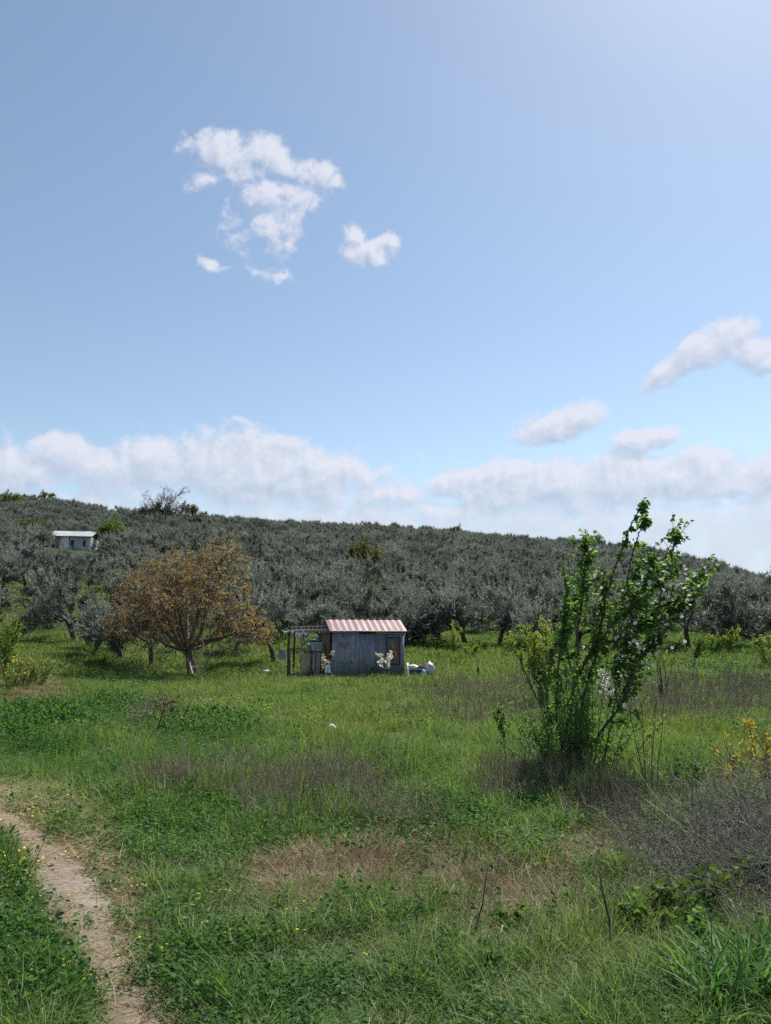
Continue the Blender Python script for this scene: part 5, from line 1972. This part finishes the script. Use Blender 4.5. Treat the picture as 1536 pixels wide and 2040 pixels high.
def flower_sprig(rng, n, h):
    parts = []
    for i in range(n):
        p = np.array([rng.normal(0, .05), rng.normal(0, .05), 0])
        H = rng.uniform(*h)
        top = p + np.array([rng.normal(0, .03), rng.normal(0, .03), H])
        k = 5
        pos = np.repeat(top[None], k, 0)
        a = np.arange(k) * 1.257
        d = np.stack([np.cos(a), np.sin(a), np.full(k, .25)], -1)
        parts.append(quad_to_tri(*leaves(pos, d, .011, .010, rng, tone=np.full(k, rng.uniform(.3, 1)))))
    return cat_leaves(parts)


def ell(px, py, zs, wob):
    """greatest membership of the points in soft ellipses (cx, cy, rx, ry, weight)"""
    m_ = np.zeros(len(px))
    for (cx, cy_, rx, ry, w) in zs:
        d = np.sqrt(((px - cx) / rx) ** 2 + ((py - cy_) / ry) ** 2) + wob
        m_ = np.maximum(m_, w * np.clip((1.42 - d) / .85, 0, 1))
    return m_


Z_GREY = [(965, 1412, 120, 36, .95), (1400, 1405, 190, 42, .8), (1490, 1385, 90, 30, .9), (640, 1578, 150, 46, .85), (735, 1600, 90, 44, .8), (1000, 1580, 62, 34, .9), (300, 1442, 45, 20, .8), (835, 1430, 60, 16, .5), (1195, 1640, 75, 30, .85),
          (1085, 1560, 60, 40, .5), (840, 1640, 50, 34, .5), (1260, 1700, 60, 40, .4), (480, 1530, 60, 20, .5), (330, 1590, 60, 40, .55), (1060, 1380, 60, 26, .8), (560, 1660, 60, 20, .35)]
Z_RED = [(650, 1735, 140, 52, .95), (850, 1748, 200, 66, .95), (1030, 1775, 160, 70, .85), (560, 1720, 60, 40, .6), (1130, 1720, 80, 40, .6), (985, 1850, 100, 55, .75), (700, 1800, 130, 36, .65), (1180, 1680, 80, 40, .6), (330, 1580, 60, 30, .5), (70, 1378, 75, 26, .95), (20, 1405, 60, 20, .8), (120, 1385, 30, 14, .8), (880, 1800, 120, 30, .5),
         (560, 1780, 70, 40, .4), (500, 1700, 40, 20, .4), (240, 1500, 70, 25, .3), (770, 1377, 100, 4, .9)]
Z_STRAW = [(1240, 1690, 90, 36, .85), (1130, 1845, 120, 26, .75), (60, 1600, 130, 26, .9), (150, 1625, 80, 30, .8), (195, 1700, 70, 75, .95), (250, 1760, 50, 50, .85), (120, 1615, 110, 34, 1.0), (190, 1655, 70, 45, .95), (270, 1850, 36, 40, .6), (300, 1900, 40, 40, .5), (90, 1660, 60, 40, .7), (800, 1880, 160, 60, .35),
           (560, 1850, 120, 80, .3), (1060, 1790, 80, 30, .5), (1400, 1890, 60, 30, .4), (420, 1400, 120, 18, .35), (200, 1440, 120, 12, .3), (1480, 1900, 80, 20, .5), (760, 1490, 200, 20, .25)]
Z_LUSH = [(110, 1430, 160, 34, .95), (50, 1500, 100, 40, .7), (40, 1900, 150, 170, .85), (20, 1760, 60, 60, .8), (400, 1470, 110, 36, .6), (440, 1520, 130, 40, .5), (230, 1580, 90, 50, .4), (330, 1660, 120, 60, .5), (1150, 1600, 170, 50, .5), (1360, 1560, 100, 60, .6), (620, 1960, 120, 80, .6),
          (880, 1640, 140, 50, .4), (400, 1900, 120, 80, .45), (800, 1540, 120, 40, .4)]
Z_BRIGHT = [(1360, 1540, 160, 80, 1.0), (640, 1368, 320, 26, .8), (900, 1335, 200, 40, .8), (700, 1430, 300, 50, .6), (1150, 1960, 240, 90, .9), (870, 1540, 120, 60, .5), (200, 1330, 240, 50, .5), (960, 1670, 200, 40, .4)]


def clod0(x, y):
    return np.sin(x * 2.3 + 1.9 * np.sin(y * 1.9)) * np.sin(y * 2.1 + 1.7 * np.sin(x * 1.3))


def in_shed(x, y):
    dx, dy = x - sp0.x, y - sp0.y
    a = dx * math.cos(TH) + dy * math.sin(TH)
    b = -dx * math.sin(TH) + dy * math.cos(TH)
    return (a > -.05) & (a < SHED_L + .05) & (b > -.04) & (b < SHED_W + .05)


def build_grass():
    rng = np.random.default_rng(1234)
    # (from, to, number of tufts)
    bands = [(1.6, 5.2, 14500), (5.2, 9.5, 21000), (9.5, 17, 24000), (17, 29, 26000), (29, 52, 30000), (52, 95, 9000)]
    D = np.concatenate([np.sqrt(rng.uniform(0, 1, n) * (b * b - a * a) + a * a) for a, b, n in bands])
    A = rng.uniform(-.60, .60, len(D))
    x, y = D * np.sin(A), D * np.cos(A)
    z = height(x, y)
    px, py = proj(x, y, z)
    N = len(D)
    wob = .22 * np.sin(x * 2.1 + 1.1 * np.sin(y * 1.7)) + .18 * np.sin(y * 3.3 + x * 1.9) + rng.normal(0, .14, N)
    gy, rd, stw, lu, br = (ell(px, py, q, wob) for q in (Z_GREY, Z_RED, Z_STRAW, Z_LUSH, Z_BRIGHT))
    clod = np.sin(x * 7.1 + 2.3 * np.sin(y * 5.3)) * np.sin(y * 6.4 + 1.9 * np.sin(x * 4.1)) + .6 * np.sin(x * 3.1 - y * 2.7 + 1.0)
    rd = rd * np.clip(.80 + .36 * clod, .25, 1)
    stw = stw * np.clip(.75 + .35 * clod, 0, 1)
    gy = gy * np.clip(.70 + .40 * np.roll(clod, 0), 0, 1)
    onpath = path_inside(px, py, 4)
    nearpath = (path_inside(px, py, 26) | path_inside(px - 45, py, 40)) & ~onpath
    ok = ~in_shed(x, y)
    soil = (np.abs(py - 1377) < 3.0) & (px > 690) & (px < 865)
    u = rng.random(N)
    u2 = rng.random(N)
    patch = .5 + .5 * np.sin(x * .9 + 2 * np.sin(y * .55)) * np.cos(y * .8 + .5)   # slow natural variation
    patch = np.clip(patch * .8 + .25 * np.clip(.5 + .6 * clod0(x, y), 0, 1) + rng.normal(0, .16, N), 0, 1)
    species = np.full(N, 'g', dtype='<U1')
    species[(u2 < np.where(D < 9, .17, .13))] = 's'
    species[(u2 > np.where(D < 9, .82, .90))] = 'w'
    species[u < lu * .80] = 'w'
    species[(u < stw * .9)] = 's'
    species[(u < rd * 1.0)] = 'r'
    species[(u < gy * .42)] = 'k'
    species[nearpath & (u2 < .78)] = 's'
    keep = ok & ~(onpath & (u > .07)) & ~(soil & (u > .2))
    species[onpath & (u2 < .7)] = 's'
    # thin out the cut-over patches a little so that the earth shows
    keep &= ~((rd > .4) & (rng.random(N) < .25))
    lod = np.digitize(D, [6.0, 14.0, 27.0])      # 0 near .. 3 far
    far_scale = np.clip(1 + (D - 30) / 60, 1, 1.6)

    src = {k: [] for k in 'gswrk'}
    r = np.random.default_rng(5)
    for l, (w, rad, nb) in enumerate(((.0062, .085, 26), (.0085, .13, 32), (.012, .21, 40), (.018, .34, 46))):
        for v in range(4):
            if v < 2:
                src['g'].append(tuft_source('grass_tuft', 'grass', blade_tuft(r, nb, rad, (.05, .16), w, .6, .55), blade_tuft(r, 4, rad, (.12, .24), w * .8, .5, .45), blade_tuft(r, 5, rad * 1.2, (.06, .2), w * .6, 1.3, .4, tone=(.9, 1), lie=.4)))
            elif v == 2:
                src['g'].append(tuft_source('grass_tuft', 'grass', blade_tuft(r, nb, rad, (.08, .24), w, .25, .4), blade_tuft(r, 5, rad, (.05, .2), w * .7, .8, .3, tone=(.8, 1))))
            else:
                src['g'].append(tuft_source('grass_tuft', 'grass', blade_tuft(r, int(nb * .9), rad, (.12, .32), w * .9, .2, .35), blade_tuft(r, 6, rad, (.2, .38), w * .5, .15, .3, tone=(.7, 1))))
        for v in range(3):
            src['s'].append(tuft_source('straw_tuft', 'straw', blade_tuft(r, int(nb * .8), rad * 1.2, (.06, .22), w * .6, 1.4, .4, lie=.55), blade_tuft(r, int(nb * .3), rad, (.04, .14), w * .6, .5, .5)))
            src['r'].append(tuft_source('stubble_tuft', 'straw', blade_tuft(r, int(nb * .8), rad, (.05, .18), w * .65, .9, .4, lie=.3), blade_tuft(r, int(nb * .4), rad, (.05, .2), w * .5, .4, .5)))
            src['w'].append(tuft_source('broad_weed', 'weed', broad_weed(r, int(nb * .9), rad * 1.1, (.01, .12 + .03 * l), (.030, .036, .05, .08)[l], (.016, .020, .03, .05)[l]), blade_tuft(r, int(nb * .25), rad, (.06, .18), w, .4, .5)))
            src['k'].append(tuft_source('stalk_tuft', 'grey_stalk', stalk_tuft(r, (5, 6, 7, 9)[l], rad * 1.3, (.16, .46), (.0035, .005, .008, .013)[l]), blade_tuft(r, 14, rad * 1.2, (.05, .2), w * .6, .8, .4, tone=(.3, 1))))
    names = {'g': 'meadow_grass', 's': 'dry_straw', 'w': 'broadleaf_weeds', 'r': 'cut_dry_grass', 'k': 'grey_dry_stalks'}
    lab = {'g': 'green meadow grass of the field', 's': 'pale dry straw along the path and in patches', 'w': 'dark broad-leaved weeds among the grass', 'r': 'reddish brown cut grass in the near field', 'k': 'patches of grey standing dry stalks'}
    for sp in 'gswrk':
        i = np.where(keep & (species == sp))[0]
        n = len(i)
        nv = 4 if sp == 'g' else 3
        v = rng.integers(0, nv, n)
        if sp == 'g':
            tall = (br[i] > .5) & (rng.random(n) < np.where(D[i] < 8, .15, .5))
            v = np.where(tall, 3, v)
            v = np.where((nearpath | onpath)[i], 0, v)
        idx = lod[i] * nv + v
        s = rng.uniform(.75, 1.25, n) * far_scale[i]
        lump = .92 + .38 * np.sin(x[i] * 4.3 + 1.7 * np.sin(y[i] * 3.7)) * np.sin(y[i] * 4.9 + 1.3 * np.sin(x[i] * 2.9)) + .22 * np.sin(x[i] * 1.7 + y[i] * 1.3)
        sz = s * rng.uniform(.75, 1.2, n) * np.clip(lump, .4, 1.6)
        close = np.clip((np.hypot((x[i] - sp0.x - .8) / 3.4, (y[i] - sp0.y + .2) / 1.6)), .55, 1.0)
        sz = sz * np.where(close < 1, close * .8, 1)
        if sp == 'g':
            sz = sz * np.where(D[i] < 8, .82, 1) * (1 + .15 * br[i]) * np.where(nearpath[i] | path_inside(px[i] + 25, py[i], 25), .45, 1) * np.where(((px[i] - 1460) / 110) ** 2 + ((py[i] - 1990) / 80) ** 2 < 1, .55, 1) * np.where((rd[i] > .22) | (stw[i] > .3), .5, 1.0)
            tint = np.clip(.10 + .45 * patch[i] + .25 * br[i] - .35 * lu[i] + .35 * np.maximum(rd[i], stw[i]) + .2 * gy[i] + .12 * np.clip((D[i] - 8) / 20, 0, 1), 0, 1)
        elif sp == 'w':
            tint = np.clip(patch[i] * .6 + .4 * br[i] - .5 * lu[i], 0, 1)
            sz = sz * (1 + .5 * lu[i] * (D[i] > 9)) * np.where(path_inside(px[i] + 25, py[i], 25), .6, 1)
        elif sp == 'r':
            tint = np.clip(rng.normal(.6, .3, n), 0, 1)
        elif sp == 's':
            tint = np.clip(rng.normal(.15, .25, n) + .5 * (rd[i] > .3), 0, 1)
            sz = sz * np.where(nearpath[i], .6, 1)
        else:
            tint = np.clip(rng.normal(.35, .3, n), 0, 1)
            sz = sz * np.where(D[i] < 12, .85, 1.05) * rng.uniform(.75, 1.2, n)
        rot = np.stack([rng.normal(0, .10, n), rng.normal(0, .10, n), rng.uniform(0, 6.28, n)], -1)
        scatter(names[sp], np.stack([x, y, z], -1)[i], rot, np.stack([s, s, sz], -1), idx, tint, src[sp], lab[sp])
        print(names[sp], n)
    # little yellow flowers
    fs = [tuft_source('flower_sprig', 'yellow_petal', flower_sprig(r, 3 + k, (.08, .22))) for k in range(3)]
    Zf = [(1350, 1510, 180, 60, .9), (430, 1430, 120, 30, .8), (400, 1900, 350, 130, .30), (700, 1960, 300, 80, .35), (1350, 1330, 200, 40, .3), (640, 1450, 200, 40, .4), (60, 1400, 120, 40, .3), (300, 1760, 80, 60, .3), (50, 1950, 120, 100, .25)]
    m_ = ell(px, py, Zf, wob)
    pr = np.where(D < 7, .022, np.where(D < 14, .04, .05))
    i = np.where(keep & ~onpath & (rng.random(N) < m_ * pr))[0]
    n = len(i)
    s = np.clip(D[i] / 11, .8, 1.6)
    scatter('yellow_flowers', np.stack([x, y, z], -1)[i], np.stack([np.zeros(n), np.zeros(n), rng.uniform(0, 6.28, n)], -1), np.stack([s, s, np.clip(s, .9, 1.4)], -1), rng.integers(0, 3, n), np.zeros(n), fs, 'tiny yellow flowers scattered in the grass')


build_grass()


def build_brush():
    """the tangle of dead grey stems at the right, the broad grass clump, leafy weeds"""
    rng = np.random.default_rng(404)
    parts = []
    cnt = 0
    while cnt < 4200:
        px, py = rng.uniform(1190, 1760), rng.uniform(1600, 1900)
        # denser towards the right edge; outline slopes down to the left
        k = ((px - 1530) / 290) ** 2 + ((py - 1730) / 115) ** 2
        if rng.random() > math.exp(-k * 1.1) * 1.2 or py < 1700 - (px - 1200) * .38:
            continue
        g = P(px, py) if cnt % 4 == 0 else None
        if g is None:
            v = ray(px, py)
            t = -EYE / v.z
            g = Vector((v.x * t, v.y * t, 0))
            g.z = hz(g.x, g.y)
        hh = rng.uniform(0, .75) * math.exp(-k * .35)
        p = np.array([g.x + rng.normal(0, .08), g.y + rng.normal(0, .25), g.z + hh * rng.uniform(0, 1)])
        d = unit(np.array([rng.normal(.15, .75), rng.normal(.05, .6), rng.uniform(-.05, .75)]))
        L = rng.uniform(.18, .85) * math.exp(-k * .45)
        n = 5
        pts = [p]
        c = rng.normal(0, .16, 3)
        for q in range(n):
            d = unit(d + c + rng.normal(0, .06, 3) + np.array([0, 0, -.05]))
            nx = pts[-1] + d * L / n
            nx[2] = max(nx[2], g.z + .005)
            pts.append(nx)
        ww = rng.choice([.003, .0045, .0065, .009], p=[.44, .36, .17, .03]) if k < .6 else .0026
        V, T = [], []
        for q in range(n + 1):
            r = ww * .5 * (1 - .5 * q / n)
            for j in range(3):
                V.append(pts[q] + np.array([math.cos(2.094 * j) * r, math.sin(2.094 * j) * r * .6, math.sin(2.094 * j + .5) * r]))
        for q in range(n):
            for j in range(3):
                j2 = (j + 1) % 3
                T += [(q * 3 + j, q * 3 + j2, q * 3 + 3 + j2), (q * 3 + j, q * 3 + 3 + j2, q * 3 + 3 + j)]
        parts.append((np.array(V), np.array(T), np.full(len(V), rng.beta(1.7, 2.0))))
        cnt += 1
    V, T, t = cat_leaves(parts)
    tag(link('dead_brush', np_mesh('dead_brush', V, T, t, [M['brush']])), 'tangled heap of dead grey stems at the right edge of the near field', kind='stuff')
    # broad-bladed grass clump, bottom right
    for k, (bx, by, n, h, lb) in enumerate(((1440, 2030, 170, (.25, .50), 'clump of broad dark green grass blades at the bottom right corner'), (1530, 1985, 130, (.25, .48), 'broad bladed grass clump cut by the right edge, above the corner clump'),
                                            (1395, 1990, 60, (.12, .28), 'smaller broad grass clump left of the corner clump'))):
        p = P(bx, by)
        o = thing('grass_clump', lb, 'grass clump', p, 0, 'broad grass clumps')
        V, T, t = blade_tuft(rng, n, .20 if k < 2 else .12, h, .021, .22, .62, seg=6)
        link('foliage', np_mesh('grass_clump_foliage', V, T, t, [M['wheat']]), o)
    # tall dry-green tuft in the middle of the cut patch
    for (bx, by, n, h, mat, rad, lb) in ((765, 1812, 60, (.14, .34), 'grass', .07, 'upright olive green grass tuft in the brown cut grass'), (590, 1790, 40, (.10, .2), 'wheat', .08, 'short bright green grass tuft left of the upright tuft'),
                                         (1480, 1868, 30, (.2, .4), 'straw', .25, 'pale dry grass tuft with slanting stems right of the broad leaves')):
        p = P(bx, by)
        o = thing('grass_tuft', lb, 'grass tuft', p)
        V, T, t = blade_tuft(rng, n, rad, h, .006, .15, .3, seg=4, tone=(.5, 1))
        link('foliage', np_mesh('grass_tuft_foliage', V, T, t, [M[mat]]), o)
    # leafy green weeds in front of the brush
    spots = [(1290, 1890, .26, 'leafy weed with pale lobed leaves at the left foot of the dry brush'), (1345, 1850, .34, 'leafy weed standing before the middle of the dry brush'), (1385, 1905, .26, 'leafy weed with bright leaves in front of the others'),
             (1420, 1830, .30, 'leafy weed inside the dry brush'), (1260, 1850, .24, 'leafy weed at the far left of the dry brush group'), (1012, 1862, .20, 'leafy weed in the brown cut grass beside the dark stalk'),
             (895, 1905, .18, 'leafy weed with upright leaves in the near middle grass'), (1365, 1580, .40, 'leafy green bush of weeds right of the thin bare stems'), (970, 1960, .2, 'leafy weed in the bottom middle grass'),
             (1410, 2030, .24, 'leafy weed left of the corner grass clump'), (1500, 1790, .3, 'leafy weed within the right part of the dry brush')]
    for k, (px, py, h, lb) in enumerate(spots):
        simple_tree('leafy_weed', lb, 'weed', P(px, py), 500 + k, h, h * .7, 5, 'bush_leaf' if k % 2 else 'sucker_leaf', 'dark_stem', 7, (.055, .042), .004, 3, bare=.25, group='leafy weeds of the near right field')


build_brush()

# clods of the dug strip before the shed
def build_clods():
    rng = np.random.default_rng(12)
    mb = MB()
    for k in range(150):
        p = P(rng.uniform(680, 868), 1377 + rng.normal(0, 1.6))
        r = rng.uniform(.03, .10)
        pts = []
        for (a, b, c) in ((1, 0, 0), (0, 1, 0), (-1, 0, 0), (0, -1, 0), (0, 0, .8), (0, 0, -.5)):
            q = rng.uniform(.7, 1.3)
            pts.append((p.x + a * r * q, p.y + b * r * q, p.z + .05 + c * r * q))
        for (i, j) in ((0, 1), (1, 2), (2, 3), (3, 0)):
            mb.face([pts[i], pts[j], pts[4]])
            mb.face([pts[j], pts[i], pts[5]])
    tag(mb.build('soil_clods', M['clod']), 'clods of a dug earth strip in front of the shed', kind='stuff')


M['clod'] = noise_mat('brown_clod', (.09, .06, .04), (.16, .11, .075), 20)
build_clods()
